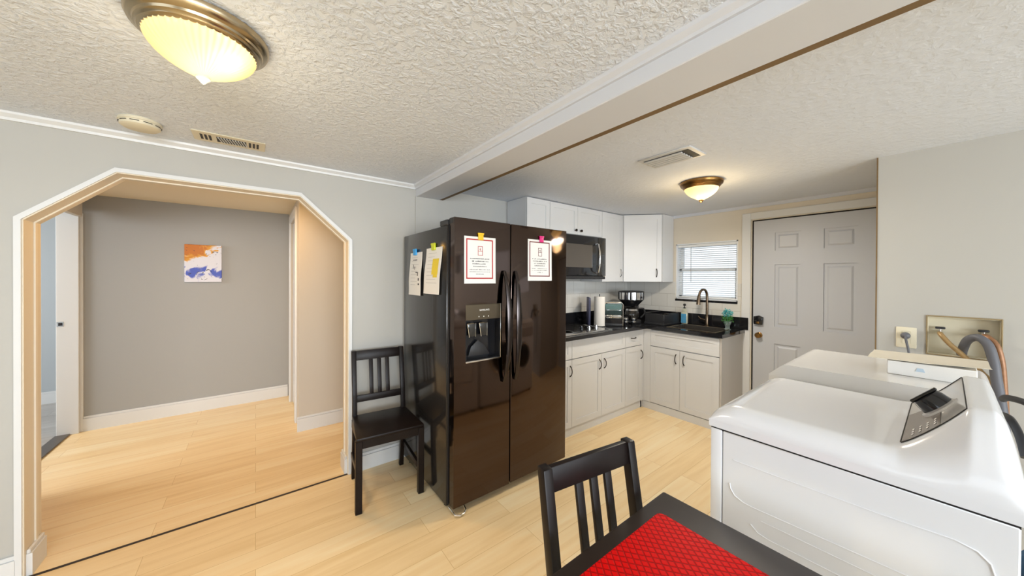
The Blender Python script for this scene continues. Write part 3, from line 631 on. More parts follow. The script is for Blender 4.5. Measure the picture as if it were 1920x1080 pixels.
def sheet_side(y0, y1, z0, z1, label, kind, shear):
    xx0 = .9135
    t = thing('paper_note', label, 'paper', (xx0, (y0+y1)/2, z0), 'papers clipped to the refrigerator')
    xf = lambda v: xx0-.002-.012*math.sin(v*3.0)**2*(1-v)-.010*(1-v)**2
    # u runs from rear (left in view) to front
    f = lambda u, v: Vector((xf(v), y1+(y0-y1)*u+shear*(1-v), z0+(z1-z0)*v))
    mb = MB(); mb.grid(f, 6, 16); ext = bmesh.ops.extrude_face_region(mb.bm, geom=list(mb.bm.faces)); bmesh.ops.translate(mb.bm, vec=(.0006, 0, 0), verts=[v for v in ext['geom'] if isinstance(v, bmesh.types.BMVert)])
    bmesh.ops.recalc_face_normals(mb.bm, faces=mb.bm.faces); mb.build('sheet', paper, t)
    def quad(mb, u0, u1, v0, v1, h=.0006, n=6):
        mb.grid(lambda u, v: f(u0+(u1-u0)*u, v0+(v1-v0)*v)+Vector((-h, 0, 0)), 1, n)
    p = MB()
    for i in range(9): quad(p, .15, random.uniform(.55, .85), .88-i*.08, .885-i*.08, n=1)
    p.build('printing', inkgrey, t, smooth=False)
    if kind == 'hl':
        g = MB(); quad(g, .48, .86, .42, .76, .0009); quad(g, .58, .84, .36, .42, .0009); g.build('highlighter_patch', hly, t, smooth=False)
    else:
        g = MB()
        for a in ((.3, .34, .62, .72), (.34, .5, .66, .665), (.42, .46, .60, .66), (.55, .75, .52, .54), (.70, .76, .45, .53), (.78, .86, .34, .40), (.78, .88, .24, .28), (.25, .6, .82, .835)):
            g = MB(); quad(g, *a, n=1); g.build('sketch_mark', ink, t, smooth=False)
sheet_side(2.205, 2.425, 1.293, 1.597, 'narrow white note with small sketches on the refrigerator side, rear one', 'sk', .012)
sheet_side(1.893, 2.133, 1.312, 1.612, 'white note with a yellow highlighter patch on the refrigerator side', 'hl', .030)
def clip_side(y, z, m, label):
    o = MB().box(.900, .9115, y-.026, y+.026, z-.022, z+.022, .003, 2).box(.899, .907, y-.03, y+.03, z+.010, z+.024, .002, 1).build('magnetic_clip', m, None)
    tag(o, label, 'magnetic clip', 'magnetic clips on the refrigerator')
clip_side(2.325, 1.600, blue, 'sky blue magnetic clip holding the narrow sketched note')
clip_side(2.012, 1.617, lime, 'lime green magnetic clip holding the highlighted note')

# ================================================================ CHAIRS
def make_chair(label, loc, rz):
    t = thing('dining_chair', label, 'chair', loc, 'dark slatted dining chairs', rz, True)
    W = .034
    # seat
    MB().prism([(-.205, -.215), (.205, -.215), (.180, .175), (-.180, .175)], 'z', .437, .458, .006).build('seat', darkwood, t)
    for sx in (-1, 1):
        MB().box(sx*.188-.019, sx*.188+.019, -.208, -.170, 0, .437, .003, 1).build('leg', darkwood, t)
        # rear post: floor to top with splay
        pr = [(.215, 0), (.175, .30), (.165, .44), (.180, .60), (.232, .895)]
        poly = [(y-.017, z) for y, z in pr]+[(y+.017, z) for y, z in pr[::-1]]
        MB().prism(poly, 'x', sx*.164-.015, sx*.164+.015, .003).build('rear_post', darkwood, t)
        MB().prism([(-.17, .165), (.19, .165), (.19, .200), (-.17, .200)], 'x', sx*.176-.009, sx*.176+.009, .002).build('side_stretcher', darkwood, t)
        MB().prism([(-.17, .385), (.16, .385), (.16, .437), (-.17, .437)], 'x', sx*.176-.009, sx*.176+.009, .002).build('apron', darkwood, t)
    MB().box(-.170, .170, -.200, -.182, .385, .437, .002, 1).build('apron', darkwood, t)
    def Y(z): return .165+(z-.44)*.10 if z < .6 else .180+(z-.60)*.176
    def rail(z0, z1):
        return MB().prism([(Y(z0)-.009, z0), (Y(z0)+.009, z0), (Y(z1)+.009, z1), (Y(z1)-.009, z1)], 'x', -.152, .152, .002)
    rail(.828, .893).build('top_rail', darkwood, t); rail(.545, .590).build('lower_rail', darkwood, t)
    for x in (-.052, .004, .060):
        MB().prism([(Y(.585)-.006, .585), (Y(.585)+.006, .585), (Y(.64)+.006, .64), (Y(.835)+.006, .835), (Y(.835)-.006, .835), (Y(.64)-.006, .64)], 'x', x-.013, x+.013, .0015).build('slat', darkwood, t)
    return t
make_chair('dark slat-back dining chair standing against the wall beside the refrigerator', (.694, 2.315, 0), R(-5))
make_chair('dark slat-back dining chair pushed under the table with the red placemat', (.768, .425, 0), R(-8))
# ================================================================ TABLE + PLACEMAT
tb = thing('dining_table', 'dark brown wooden dining table in the foreground corner', 'table', (.64, -.06, 0))
MB().box(.24, 1.022, -.66, .541, .722, .75, .006, 2).build('tabletop', tablewood, tb)
MB().box(.30, .96, -.45, .19, .66, .722, .003, 1).build('apron', tablewood, tb)
MB().box(.57, .71, -.13, .01, .04, .66, .01).build('pedestal', tablewood, tb)
MB().box(.36, .92, -.40, .17, 0, .04, .01).build('base_plate', tablewood, tb)
pm = MB(); t = bmesh.new(); x0, x1, y0, y1, rr = .47, .918, .15, .497, .018; pts = []
for cxx, cyy, a0 in ((x1-rr, y1-rr, 0), (x0+rr, y1-rr, 90), (x0+rr, y0+rr, 180), (x1-rr, y0+rr, 270)):
    for k in range(6): a = R(a0+k*18); pts.append((cxx+rr*math.cos(a), cyy+rr*math.sin(a)))
pm.prism(pts, 'z', .7503, .7525)
tag(pm.build('placemat', redmat, None, smooth=False), 'bright red woven placemat lying on the dark dining table', 'placemat')

# ================================================================ DRYER
def sst(a, b_, x): 
    x = max(0, min(1, (x-a)/(b_-a))); return x*x*(3-2*x)
DXa, DXb, DYa, DYb = 1.262, 1.878, -.112, .505
def lerp(a, b_, t): return a+(b_-a)*t
def topz(x, y, xa=DXa, xb=DXb, zb=.932, zt=.986, ridge=1.112):
    # profile along y
    if y > .10: T = zt
    elif y > .075: T = zt+(.004)*sst(.10, .075, y)
    elif y > -.035: u = (.075-y)/.11; T = zt+.004+(ridge-zt-.004)*(u**1.25)
    elif y > -.068: T = ridge
    else: u = (-.068-y)/.044; T = ridge-(ridge-.95)*(u**2.2)
    # front rounding
    f = min(1, max(0, (DYb-y)/.085)); F = math.sqrt(max(0, 1-(1-f)**2))
    w_ = .055+.065*sst(.12, -.02, y)
    e = min(1, max(0, (x-xa)/w_)); e2 = min(1, max(0, (xb-x)/(.04+.03*sst(.12, -.02, y))))
    k = sst(.12, 0, y)
    E1 = lerp(math.sqrt(max(0, 1-(1-e)**2)), e*e*(3-2*e)*.12+.88*math.sqrt(max(0, 1-(1-e)**2)), k); E2 = math.sqrt(max(0, 1-(1-e2)**2))
    return zb+(T-zb)*F*E1*E2
def hf(xa, xb, fz, nx=46, ny=60):
    return lambda u, v: Vector((lerp(xa, xb, u), lerp(DYb, DYa, v), fz(lerp(xa, xb, u), lerp(DYb, DYa, v))))
dy = thing('clothes_dryer', 'white dryer with silver angled console and black knob, nearest machine', 'dryer', (1.57, .2, 0), 'white laundry machines')
def warp(u): return .5-.5*math.cos(math.pi*u)
mb = MB(); mb.grid(lambda u, v: hf(DXa, DXb, topz)(warp(u), v), 60, 110)
mb.box(DXa, DXb, DYa, DYb, .908, .9322, 0)
mb.build('top_lid', enamel, dy)
MB().box(DXa+.004, DXb-.004, DYa+.014, DYb-.006, .9, .910).build('lid_gap', gapm, dy, smooth=False)
MB().box(DXa+.002, DXb-.002, DYa+.014, .462, .03, .903, .003, 1).build('cabinet_body', enamel, dy)
MB().box(DXa+.001, DXb-.001, .4645, DYb-.005, .03, .903, .004, 2).build('front_panel', enamel, dy)
MB().box(1.33, 1.81, DYb-.005, DYb+.008, .33, .80, .012, 3).build('door', enamel, dy)
# pressed ridges of the side panel
x_ = DXa+.0012
rid = MB()
rid.tube([(x_, .430, .8165), (x_, .30, .8175), (x_, .1, .8225), (x_, -.015, .829), (x_, -.045, .822), (x_, -.062, .805), (x_, -.068, .78), (x_, -.07, .40), (x_, -.05, .37)], .0019, 8)
rid.tube([(x_, .440, .735), (x_, .437, .718), (x_, .425, .700), (x_, .40, .690), (x_, .375, .688), (x_, .05, .697), (x_, -.03, .697)], .0019, 8)
rid.tube([(x_, .352, .657), (x_, .1, .659), (x_, -.03, .66)], .0016, 8)
rid.tube([(x_, .38, .632), (x_, .36, .615), (x_, .33, .61), (x_, -.04, .615)], .0016, 8)
rid.build('pressed_ridges', enamel, dy)
# console face
pan = lambda u, v: (lambda x, y: Vector((x, y-.0012, topz(x, y)+.0020)))(lerp(1.345+.03*v, 1.800, u), lerp(.072, -.030, v))
mb = MB(); mb.grid(pan, 24, 16); ext = bmesh.ops.extrude_face_region(mb.bm, geom=list(mb.bm.faces)); bmesh.ops.translate(mb.bm, vec=(0, 0, .0012), verts=[v for v in ext['geom'] if isinstance(v, bmesh.types.BMVert)])
bmesh.ops.recalc_face_normals(mb.bm, faces=mb.bm.faces); cs = mb.build('console_face', panelsilver, dy)
def patch(u0, u1, v0, v1, h, name, m, n=8):
    mb = MB(); mb.grid(lambda u, v: pan(lerp(u0, u1, u), lerp(v0, v1, v))+Vector((0, .0008, h)), n, n); return mb.build(name, m, cs)
patch(.0, .62, .02, .62, .0022, 'console_overlay', panelgrey)
mb = MB()
for i in range(4):
    for j in range(3): 
        u, v = .06+j*.05, .16+i*.12; mb.grid(lambda a, b_: pan(u+a*.03, v+b_*.035)+Vector((0, .0008, .0034)), 1, 1)
mb.build('console_printing', paper, cs, smooth=False)
ed = MB()
ed.tube([pan(i/12, 0)+Vector((0, .001, .001)) for i in range(13)]+[pan(1, i/8)+Vector((.001, .001, .001)) for i in range(1, 9)]+[pan(1-i/12, 1)+Vector((0, 0, .001)) for i in range(1, 13)]+[pan(0, 1-i/8)+Vector((-.001, 0, .001)) for i in range(1, 9)], .0013, 6)
ed.build('console_seam', ventd, cs)
nrm = Vector((0, .74, .67)).normalized()
def along(c, n_, mb_prof, name, m, par, seg=28):
    mb = MB(); mb.lathe(mb_prof, (0, 0, 0), seg); q = Vector((0, 0, 1)).rotation_difference(n_).to_matrix().to_4x4()
    bmesh.ops.transform(mb.bm, matrix=Matrix.Translation(c) @ q, verts=mb.bm.verts); return mb.build(name, m, par)
kc = pan(.40, .62)
kd = along(kc, nrm, [(.046, 0), (.044, .006), (.034, .010), (0, .010)], 'dial_base', panelsilver, cs)
along(kc+nrm*.008, nrm, [(.036, 0), (.034, .022), (.030, .032), (0, .033)], 'dial_knob', blackgloss, cs)
mb = MB(); mb.box(-.006, .006, -.034, .034, .032, .040, .002, 1); bmesh.ops.transform(mb.bm, matrix=Matrix.Translation(kc+nrm*.008) @ Vector((0, 0, 1)).rotation_difference(nrm).to_matrix().to_4x4(), verts=mb.bm.verts); mb.build('dial_grip', blackgloss, cs)
for x in (1.30, 1.84):
    for y in (-.06, .45): MB().lathe([(.022, 0), (.018, .03)], (x, y, 0), 12).build('foot', blackmatte, dy)
# ================================================================ WASHER
WXa, WXb = 1.905, 2.50
ws = thing('washing_machine', 'white front-loading washer between the dryer and the wall', 'washing machine', (2.2, .2, 0), 'white laundry machines')
def wz(x, y):
    zb, zt = .975, 1.032
    f = min(1, max(0, (DYb-y)/.065)); F = sst(-.25, 1.0, f)*1.0 if f < 1 else 1
    e = min(1, max(0, (x-WXa)/.004)); e2 = min(1, max(0, (WXb-x)/.025)); b_ = min(1, max(0, (y-DYa)/.03))
    return zb+(zt-zb)*F*e*math.sqrt(max(0, 1-(1-e2)**2))*math.sqrt(max(0, 1-(1-b_)**2))
mb = MB(); mb.grid(lambda u, v: hf(WXa, WXb, wz)(warp(u), warp(v)), 50, 50); mb.box(WXa, WXb, DYa, DYb, .93, .9752); mb.build('top_lid', enamel2, ws)
MB().box(WXa+.002, WXb-.002, DYa+.01, DYb-.003, .03, .928, .005, 2).build('cabinet_body', enamel, ws)
MB().box(WXa+.01, WXb-.01, DYb-.004, DYb+.004, .80, .92, .003, 1).build('control_strip', panelsilver, ws)
MB().lathe([(.185, 0), (.19, .012), (.175, .02), (.165, .016)], (2.2, DYb-.004, .54), 40, 'y').build('door_ring', chrome, ws)
MB().lathe([(.166, .012), (.15, .026), (.10, .034), (0, .038)], (2.2, DYb-.004, .54), 40, 'y').build('door_glass', darkglass, ws)
for x in (1.95, 2.45):
    for y in (-.06, .45): MB().lathe([(.022, 0), (.018, .03)], (x, y, 0), 12).build('foot', blackmatte, ws)
# white carton + loose lid on the washer
bx_ = thing('cardboard_box', 'low white carton lying on top of the washer', 'box', (2.2, .04, 1.033))
MB().box(2.085, 2.245, -.07, .150, 1.0325, 1.088, .002, 1).build('carton', paper, bx_)
MB().prism([(.05, 1.056), (.075, 1.056), (.07, 1.070), (.055, 1.070)], 'x', 2.0835, 2.0855).build('label', mat('pale_blue_label', s(190, 208, 222), .6), bx_, smooth=False)
ph = MB()
ph.grid(lambda u, v: Vector((lerp(2.075, 2.29, u), lerp(.205, -.10, v), 1.0905+.003*math.sin(u*5+v*3)+.006*u*u+.012*max(0, v-.5)*2*(1-u))), 14, 14)
ext = bmesh.ops.extrude_face_region(ph.bm, geom=list(ph.bm.faces)); bmesh.ops.translate(ph.bm, vec=(0, 0, .0015), verts=[v for v in ext['geom'] if isinstance(v, bmesh.types.BMVert)]); bmesh.ops.recalc_face_normals(ph.bm, faces=ph.bm.faces)
tag(ph.build('loose_sheet', cardb, None), 'slightly curled beige sheet lying on the white carton', 'paper')
# ================================================================ OUTLET, WATER BOX, HOSES
ou = thing('wall_outlet', 'almond outlet plate with a grey plug on the near right wall', 'outlet', (XCW, .143, 1.025))
MB().box(XCW-.006, XCW, .104, .182, 1.027, 1.146, .003, 2).build('cover_plate', offwhite, ou)
for z in (1.065, 1.110): MB().box(XCW-.008, XCW-.005, .126, .160, z-.014, z+.014, .003, 1).build('socket', offwhite, ou)
cd_ = thing('power_cord', 'grey plug and cord hanging from the almond outlet', 'cord', (XCW-.02, .145, 1.09))
MB().lathe([(.016, -.006), (.020, -.014), (.018, -.026), (.008, -.034), (0, -.035)], (XCW-.002, .145, 1.098), 16, 'x').build('plug', hosegrey, cd_)
MB().tube([(XCW-.030, .145, 1.098), (XCW-.045, .143, 1.085), (XCW-.05, .135, 1.04), (XCW-.05, .122, .95), (XCW-.05, .10, .7), (XCW-.05, .06, .4)], .0055, 8).build('cord', hosegrey, cd_)
wbx = thing('washer_outlet_box', 'recessed white plastic water supply box in the near right wall', 'water outlet box', (XCW, -.05, 1.01))
b0, b1, b2, b3 = -.169, .066, 1.009, 1.218
q = MB(); xi = XCW
q.box(xi-.008, xi, b0-.005, b0+.001, b2-.005, b3+.006, .002, 1).box(xi-.008, xi, b1-.001, b1+.005, b2-.005, b3+.006, .002, 1).box(xi-.008, xi, b0, b1, b3-.001, b3+.006, .002, 1).box(xi-.008, xi, b0, b1, b2-.005, b2+.001, .002, 1)
q.build('flange', mat('water_box_frame', s(150, 132, 96), .5, vary=(6, .1)), wbx, smooth=False)
q = MB(); q.box(xi, xi+.066, b0, b0+.003, b2, b3).box(xi, xi+.066, b1-.003, b1, b2, b3).box(xi, xi+.066, b0, b1, b3-.003, b3).box(xi, xi+.066, b0, b1, b2, b2+.003).box(xi+.064, xi+.068, b0, b1, b2, b3)
q.build('recess', offwhite, wbx, smooth=False)
for y, m_ in ((.022, hoseblk), (-.118, blackmatte)):
    v = MB(); v.tube([(xi+.06, y, 1.128), (xi+.0, y, 1.128)], .011, 12).tube([(xi+.03, y, 1.128), (xi+.03, y, 1.15)], .007, 10); v.build('valve', chrome, wbx)
    MB().box(xi+.015, xi+.045, y-.018, y+.018, 1.148, 1.160, .004, 2).build('valve_handle', m_, wbx)
def smoothpts(P, n=6):
    P = [Vector(p) for p in P]; out = []
    for i in range(len(P)-1):
        a, b_, c_, d_ = P[max(i-1, 0)], P[i], P[i+1], P[min(i+2, len(P)-1)]
        for k in range(n):
            t_ = k/n; out.append(.5*((2*b_)+(-a+c_)*t_+(2*a-5*b_+4*c_-d_)*t_*t_+(-a+3*b_-3*c_+d_)*t_**3))
    return out+[P[-1]]
def hose(name, P, r, m, label, grp='hoses behind the machines'):
    o = MB().tube(smoothpts(P), r, 12).build(name, m, None); tag(o, label, 'hose', grp)
hose('water_hose', [(XCW, .022, 1.128), (XCW-.04, .018, 1.122), (XCW-.06, -.01, 1.08), (XCW-.07, -.055, 1.025), (XCW-.09, -.105, .96), (XCW-.12, -.15, .88), (XCW-.15, -.17, .7), (XCW-.15, -.17, .3)], .011, hosegold, 'tan water hose running from the left valve of the recessed box')
hose('water_hose', [(XCW, -.118, 1.128), (XCW-.035, -.125, 1.132), (XCW-.06, -.150, 1.10), (XCW-.07, -.165, 1.03), (XCW-.075, -.172, .93), (XCW-.08, -.18, .7), (XCW-.08, -.18, .3)], .012, mat('copper_tan_hose', s(150, 108, 76), .4, .3, vary=(60, .3)), 'brown water hose curving down from the right valve of the box')
hose('drain_hose', [(XCW+.03, -.05, 1.02), (XCW-.02, -.052, 1.05), (XCW-.05, -.066, 1.105), (XCW-.075, -.095, 1.128), (XCW-.10, -.125, 1.10), (XCW-.12, -.142, 1.02), (XCW-.14, -.150, .93), (XCW-.2, -.17, .7), (XCW-.25, -.18, .3)], .018, hosegrey, 'thick grey drain hose arching over between the two water hoses')
hose('black_hose', [(2.72, -.16, .875), (2.62, -.165, .905), (2.50, -.20, .92), (2.44, -.24, .90), (2.42, -.30, .82), (2.44, -.38, .72), (2.46, -.42, .4)], .013, hoseblk, 'black hose looping behind the dryer, upper one at the right edge')
hose('black_hose', [(2.60, -.155, .83), (2.50, -.165, .84), (2.42, -.18, .80), (2.36, -.19, .735)], .013, hoseblk, 'black hose dropping steeply behind the dryer, lower one at the right edge')
dn = MB()
def heap(u, v):
    x = lerp(1.35, 2.6, u); y = lerp(-.36, -.135, v)
    z = .62*math.sin(math.pi*min(1, max(0, .08+u*.84)))**.35*math.sin(math.pi*(.12+.76*v))**.4
    return Vector((x+.01*math.sin(9*v+6*u), y+.008*math.sin(31*u), z+.018*math.sin(23*u+9*v)+.012*math.sin(47*u-13*v)-.18*u))
dn.grid(heap, 60, 24); dn.box(1.38, 2.57, -.34, -.16, 0, .12)
tag(dn.build('denim_heap', denim, None), 'crumpled blue denim fabric stuffed behind the dryer', 'laundry')

# ================================================================ COUNTER ITEMS
Z = CZ1
pt = thing('paper_towel_roll', 'white paper towel roll on an upright holder beside the toaster', 'paper towels', (2.875, 2.245, Z+.008))
MB().lathe([(.065, 0), (.065, .008), (.0, .010)], (2.895, 2.245, Z), 28).tube([(2.895, 2.245, Z), (2.895, 2.245, Z+.345)], .005, 10).build('holder', blackmatte, pt)
MB().lathe([(.018, .012), (.056, .012), (.056, .318), (.018, .318)], (2.895, 2.245, Z), 36).build('roll', towelm, pt)
o = MB().box(-.012, .012, -.10, .10, 0, .30, .006, 2, rot=Matrix.Translation((2.93, 2.42, Z+.001)) @ Matrix.Rotation(R(-44), 4, 'Z')).build('cutting_board', purple, None); tag(o, 'slate purple cutting board standing behind the paper towels', 'cutting board')
ts = thing('toaster', 'chrome toaster with black base between paper towels and coffee maker', 'toaster', (3.125, 2.245, Z), None, R(-50), True)
w2, d2 = .098, .125
MB().box(-w2, w2, -d2, d2, 0, .035, .008, 2).build('base', blackmatte, ts)
MB().box(-w2+.006, w2-.006, -d2+.006, d2-.006, .035, .250, .028, 4).build('shell', chrome, ts)
MB().tube([(-w2+.004, -d2+.001, .006), (-w2+.004, -d2+.001, .235), (-w2+.022, -d2+.001, .256), (w2-.022, -d2+.001, .256), (w2-.004, -d2+.001, .235), (w2-.004, -d2+.001, .006)], .006, 8).build('end_frame', chrome, ts)
MB().box(-w2+.012, w2-.012, -d2, -d2+.01, .175, .240, .004, 1).build('end_plate', tealglass, ts)
MB().box(-w2+.012, w2-.012, -d2-.001, -d2+.009, .120, .172, .004, 1).build('end_plate', mat('toaster_dark_band', s(70, 88, 90), .15, .8), ts)
MB().box(-w2+.014, w2-.014, -d2-.004, -d2+.008, .098, .112, .003, 1).build('lever', chrome, ts)
MB().box(-w2+.010, w2-.010, -d2-.002, -d2+.008, .030, .088, .003, 1).build('end_panel', blackgloss, ts)
for x in (-.035, .035): MB().box(x-.013, x+.013, -d2+.04, d2-.04, .246, .2515).build('slot', blackmatte, ts, smooth=False)
cf = thing('coffee_maker', 'black drip coffee maker with chrome ribbed top in the counter corner', 'coffee maker', (3.50, 2.24, Z))
cx_, cy_ = 3.50, 2.262
MB().lathe([(.105, 0), (.11, .01), (.105, .03), (.0, .03)], (cx_-.02, cy_-.02, Z), 28).build('base', blackmatte, cf)
MB().box(cx_+.03, cx_+.13, cy_-.03, cy_+.13, Z, Z+.25, .02, 2).build('reservoir', blackgloss, cf)
MB().lathe([(.07, .19), (.128, .25), (.140, .26), (.140, .27)], (cx_, cy_, Z), 32).build('brew_head', blackgloss, cf)
MB().lathe([(.134, .27), (.134, .352)], (cx_, cy_, Z), 72, ripple=.012, nr=18).build('ribbed_band', chrome, cf)
for k in range(14): 
    a = R(k*360/14+6); MB().tube([(cx_+.1355*math.cos(a), cy_+.1355*math.sin(a), Z+.27), (cx_+.1355*math.cos(a), cy_+.1355*math.sin(a), Z+.352)], .006+.003*(k % 3), 6).build('band_slot', blackgloss, cf)
MB().lathe([(.142, .350), (.144, .362), (.11, .368), (0, .368)], (cx_, cy_, Z), 32).build('lid', blackmatte, cf)
MB().lathe([(.055, .034), (.078, .06), (.082, .10), (.065, .145), (.050, .165), (.054, .178)], (cx_-.03, cy_-.03, Z), 28).build('carafe', mat('carafe_glass', (.05, .045, .04), .04, trans=.6), cf)
MB().lathe([(.068, .138), (.070, .142), (.058, .160), (.056, .160)], (cx_-.03, cy_-.03, Z), 28).build('carafe_band', chrome, cf)
MB().tube(smoothpts([(cx_+.015, cy_-.085, Z+.165), (cx_+.055, cy_-.125, Z+.165), (cx_+.065, cy_-.135, Z+.11), (cx_+.035, cy_-.105, Z+.06)]), .009, 8).build('carafe_handle', blackmatte, cf)
sp = thing('canister_set', 'pair of stacked black and chrome canisters between toaster and coffee maker', 'canisters', (3.30, 2.13, Z))
for i, (x, y) in enumerate(((3.255, 2.165), (3.325, 2.115))):
    MB().lathe([(.026, 0), (.028, .004), (.028, .085), (.026, .088), (0, .088)], (x, y, Z), 20).build('canister', blackgloss, sp)
    MB().lathe([(.0285, .030), (.0285, .040)], (x, y, Z), 20).lathe([(.0285, .066), (.0285, .076)], (x, y, Z), 20).build('chrome_band', chrome, sp)
rk = thing('dish_rack', 'black wire dish rack with tray to the left of the sink', 'dish rack', (3.68, 2.02, Z))
RX0, RX1, RY0, RY1 = 3.50, 3.86, 1.86, 2.095
MB().box(RX0, RX1, RY0, RY1, Z, Z+.022, .006, 2).build('tray', blackmatte, rk)
q = MB()
for z in (Z+.045, Z+.125): q.tube([(RX0+.01, RY0+.01, z), (RX1-.01, RY0+.01, z), (RX1-.01, RY1-.01, z), (RX0+.01, RY1-.01, z), (RX0+.01, RY0+.01, z)], .0045, 8)
q.build('wire_frame', blackgloss, rk)
q = MB()
for i in range(11):
    x = lerp(RX0+.02, RX1-.02, i/10); q.tube([(x, RY0+.01, Z+.125), (x, RY0+.01, Z+.028), (x, RY1-.01, Z+.028), (x, RY1-.01, Z+.125)], .002, 6)
q.build('wires', blackgloss, rk)
MB().box(RX0+.006, RX0+.014, RY0+.01, RY1-.01, Z+.02, Z+.12, .002, 1).box(RX0+.01, RX1-.01, RY0+.004, RY0+.010, Z+.02, Z+.118, .002, 1).build('side_panel', blackmatte, rk)
so = thing('dish_soap_bottle', 'clear dish soap bottle with blue label behind the sink', 'soap bottle', (3.872, 1.815, Z))
MB().box(3.845, 3.885, 1.778, 1.852, Z, Z+.135, .016, 3).prism([(1.785, Z+.130), (1.845, Z+.130), (1.832, Z+.175), (1.798, Z+.175)], 'x', 3.853, 3.878, .004).build('bottle', mat('soap_liquid', s(190, 190, 170), .1, vary=(8, .05), coat=.5), so)
MB().box(3.8435, 3.8465, 1.786, 1.844, Z+.012, Z+.115, .001, 1).build('label', soapblue, so)
MB().lathe([(.012, .175), (.012, .188), (.005, .190), (.005, .205), (.014, .208), (.016, .218), (.010, .228), (0, .230)], (3.865, 1.815, Z), 16).build('cap', blackmatte, so)
fauc = mat('faucet_bronze', s(128, 110, 92), .2, 1, vary=(12, .1))
fa = thing('kitchen_faucet', 'bronze gooseneck pull-down faucet behind the sink', 'faucet', (3.872, 1.58, Z))
MB().lathe([(.028, 0), (.028, .006), (.019, .012), (.018, .10), (.015, .112), (0, .112)], (3.872, 1.58, Z), 24).build('base', fauc, fa)
MB().tube(smoothpts([(3.872, 1.58, Z+.10), (3.872, 1.58, Z+.30), (3.865, 1.582, Z+.36), (3.840, 1.59, Z+.393), (3.805, 1.60, Z+.395), (3.775, 1.61, Z+.37), (3.762, 1.615, Z+.33)]), .0125, 14).build('spout', fauc, fa)
MB().tube([(3.762, 1.615, Z+.335), (3.757, 1.617, Z+.29), (3.753, 1.619, Z+.235)], [.0145, .018, .021], 16).build('spray_head', fauc, fa)
MB().tube([(3.872, 1.597, Z+.065), (3.868, 1.64, Z+.075), (3.862, 1.665, Z+.10)], [.009, .007, .006], 10).build('lever', fauc, fa)
va = thing('flower_vase', 'small glass vase with teal and green artificial flowers by the counter end', 'vase', (3.80, 1.355, Z))
MB().lathe([(.030, 0), (.034, .004), (.020, .012), (.022, .04), (.034, .07), (.036, .085), (.033, .085), (.030, .07), (.018, .042), (0, .035)], (3.80, 1.355, Z), 24).build('glass', mat('vase_glass', (.75, .9, .85), .03, trans=.85), va)
rg = random.Random(2)
def leaf(t, c, d, L, w_):
    d = d.normalized(); sd_ = d.cross(Vector((rg.uniform(-1, 1), rg.uniform(-1, 1), rg.uniform(-1, 1)))).normalized(); n_ = sd_.cross(d)
    a = t.verts.new(c); b1_ = t.verts.new(c+d*L*.5+sd_*w_+n_*.003); b2_ = t.verts.new(c+d*L*.5-sd_*w_+n_*.003); e = t.verts.new(c+d*L-n_*.003)
    t.faces.new((a, b1_, b2_)); t.faces.new((b1_, e, b2_))
for nm, m_, zc, rr_, nn in (('leaves', green, .105, .044, 170), ('petals', teal, .165, .044, 190)):
    mb = MB(); t = bmesh.new()
    for i in range(nn):
        d = Vector((rg.gauss(0, 1), rg.gauss(0, 1), rg.gauss(0, .8))).normalized(); c = Vector((3.80, 1.355, Z+zc))+d*rg.uniform(.01, rr_); leaf(t, c, d+Vector((0, 0, .3)), rg.uniform(.012, .022), .005)
    mb.merge(t); mb.tube([(3.80, 1.355, Z+.04), (3.80, 1.355, Z+zc)], .004, 6) ; mb.build(nm, m_, va, smooth=False)

# ================================================================ CEILING FIXTURES
def lamp(label, x, y, r, depth, power, frame, ribs):
    t = thing('ceiling_light', label, 'ceiling light', (x, y, H), 'flush dome ceiling lights')
    z = H
    MB().lathe([(r*.93, 0), (r, -.006), (r, -.016), (r*.965, -.028), (r*.90, -.034), (r*.885, -.040), (r*.86, -.042), (r*.84, -.048), (r*.81, -.050), (r*.79, -.054), (r*.77, -.054), (r*.77, -.030), (r*.80, -.004)], (x, y, z), 64).build('rim', frame, t)
    prof = []; rb = r*.79
    for i in range(15):
        a = i/14*math.pi/2; prof.append((rb*(1-(i/14)**1.9) if i < 14 else 0, -.044-(depth-.050)*(i/14)**.92))
    MB().lathe(prof, (x, y, z), 288 if ribs else 64, ripple=.016 if ribs else 0, nr=48).build('glass_dome', dome, t)
    MB().lathe([(.0, -depth+.016), (.016, -depth+.014), (.017, -depth+.006), (.010, -depth), (.006, -depth-.006), (0, -depth-.010)], (x, y, z), 20).build('finial', ventw if ribs else frame, t)
    sx, sy = (.05, -.045)
    p = point('lamp_bulb_light', (x+sx, y+sy, z-.075), power, (1, .78, .42), .022)
    return t
lamp('large ribbed glass dome ceiling light with nickel rim, nearest the camera', -.127, 1.375,   .162, .152, .42, nickel, True)
lamp('small brass-rimmed dome ceiling light over the kitchen by the door', 2.70, 1.15, .147, .152, 1.3, brass, False)
sm = thing('smoke_detector', 'round white smoke detector on the textured ceiling above the arch', 'smoke detector', (-.44, 2.36, H))
MB().lathe([(.072, 0), (.074, -.004), (.074, -.012), (.070, -.014), (.068, -.030), (.058, -.037), (0, -.038)], (-.44, 2.36, H), 40).build('case', offwhite, sm)
q = MB()
for k in range(10):
    a0 = k*36; 
    q.tube([( -.44+.0705*math.cos(R(a0+j*5)), 2.36+.0705*math.sin(R(a0+j*5)), H-.020) for j in range(6)], .0016, 6)
q.build('slots', ventd, sm)
vt = thing('ceiling_vent', 'beige rectangular air vent on the textured ceiling above the arch', 'vent', (-.11, 2.42, H), 'ceiling vents')
VX0, VX1, VY0, VY1 = -.262, .042, 2.315, 2.415+.05
MB().box(VX0, VX1, VY0, VY1, H-.006, H, .002, 1).build('frame', offwhite, vt)
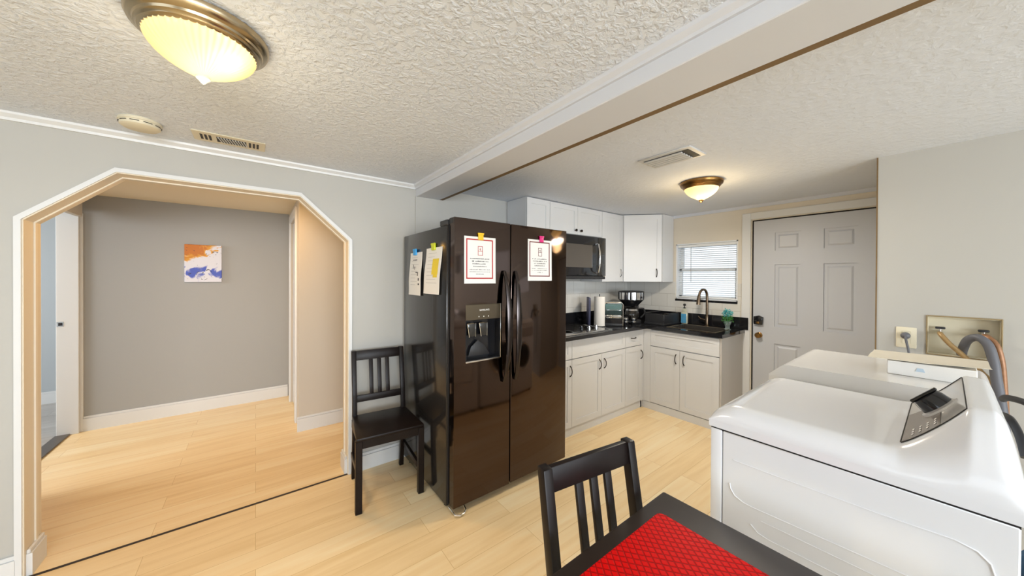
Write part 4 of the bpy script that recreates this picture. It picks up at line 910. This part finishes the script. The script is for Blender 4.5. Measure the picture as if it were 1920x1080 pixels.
q = MB(); q.box(VX0+.095, VX1-.095+.01, VY0+.035, VY1-.035, H-.0072, H-.0058)
for x in (VX0+.035, VX0+.052, VX0+.069, VX1-.069, VX1-.052, VX1-.035): q.box(x-.005, x+.005, VY0+.035, VY1-.035, H-.0072, H-.0058)
q.build('openings', ventd, vt, smooth=False)
q = MB()
for i in range(10):
    x = VX0+.10+i*.0118
    q.prism([(x, VY0+.036), (x+.005, VY0+.036), (x+.019, VY1-.036), (x+.014, VY1-.036)], 'z', H-.0105, H-.0065)
q.build('louvres', ventw, vt, smooth=False)
vk = thing('ceiling_vent', 'white louvred air vent on the smooth kitchen ceiling', 'vent', (2.01, 1.03, H), 'ceiling vents')
KX0, KX1, KY0, KY1 = 1.905, 2.115, .872, 1.195
MB().box(KX0, KX1, KY0, KY1, H-.008, H, .003, 1).build('frame', ventw, vk)
MB().box(KX0+.03, KX1-.02, KY0+.025, KY1-.025, H-.0094, H-.0078).build('opening', ventd, vk, smooth=False)
q = MB()
for i in range(5):
    x = KX0+.036+i*.031
    q.box(x, x+.017, KY0+.024+.04, KY1-.024, H-.016, H-.0095, .001, 1, rot=Matrix.Translation((x, 0, H-.012)) @ Matrix.Rotation(R(10), 4, 'Y') @ Matrix.Translation((-x, 0, -H+.012)))
q.build('louvres', ventw, vk, smooth=False)

# ================================================================ HALL ITEMS
pc = thing('canvas_painting', 'small square abstract canvas in orange, white and blue on the hall wall', 'painting', (-.583, 4.765, 1.358))
MB().box(-.583, -.293, 4.762, 4.785, 1.358, 1.748, .003, 1).build('canvas', art, pc)
for o in pc.children: pass
sp_ = thing('strike_plate', 'small dark latch strike plate on the white hall door jamb', 'strike plate', (-1.34, 4.744, .98))
MB().box(-1.385, -1.345, 4.7425, 4.7455, .968, 1.012, .001, 1).build('plate', chrome, sp_)
MB().box(-1.375, -1.352, 4.7415, 4.7430, .978, 1.002).build('latch_hole', ink, sp_, smooth=False)
for o in bpy.data.objects:
    if o.get('local'): del o['local']
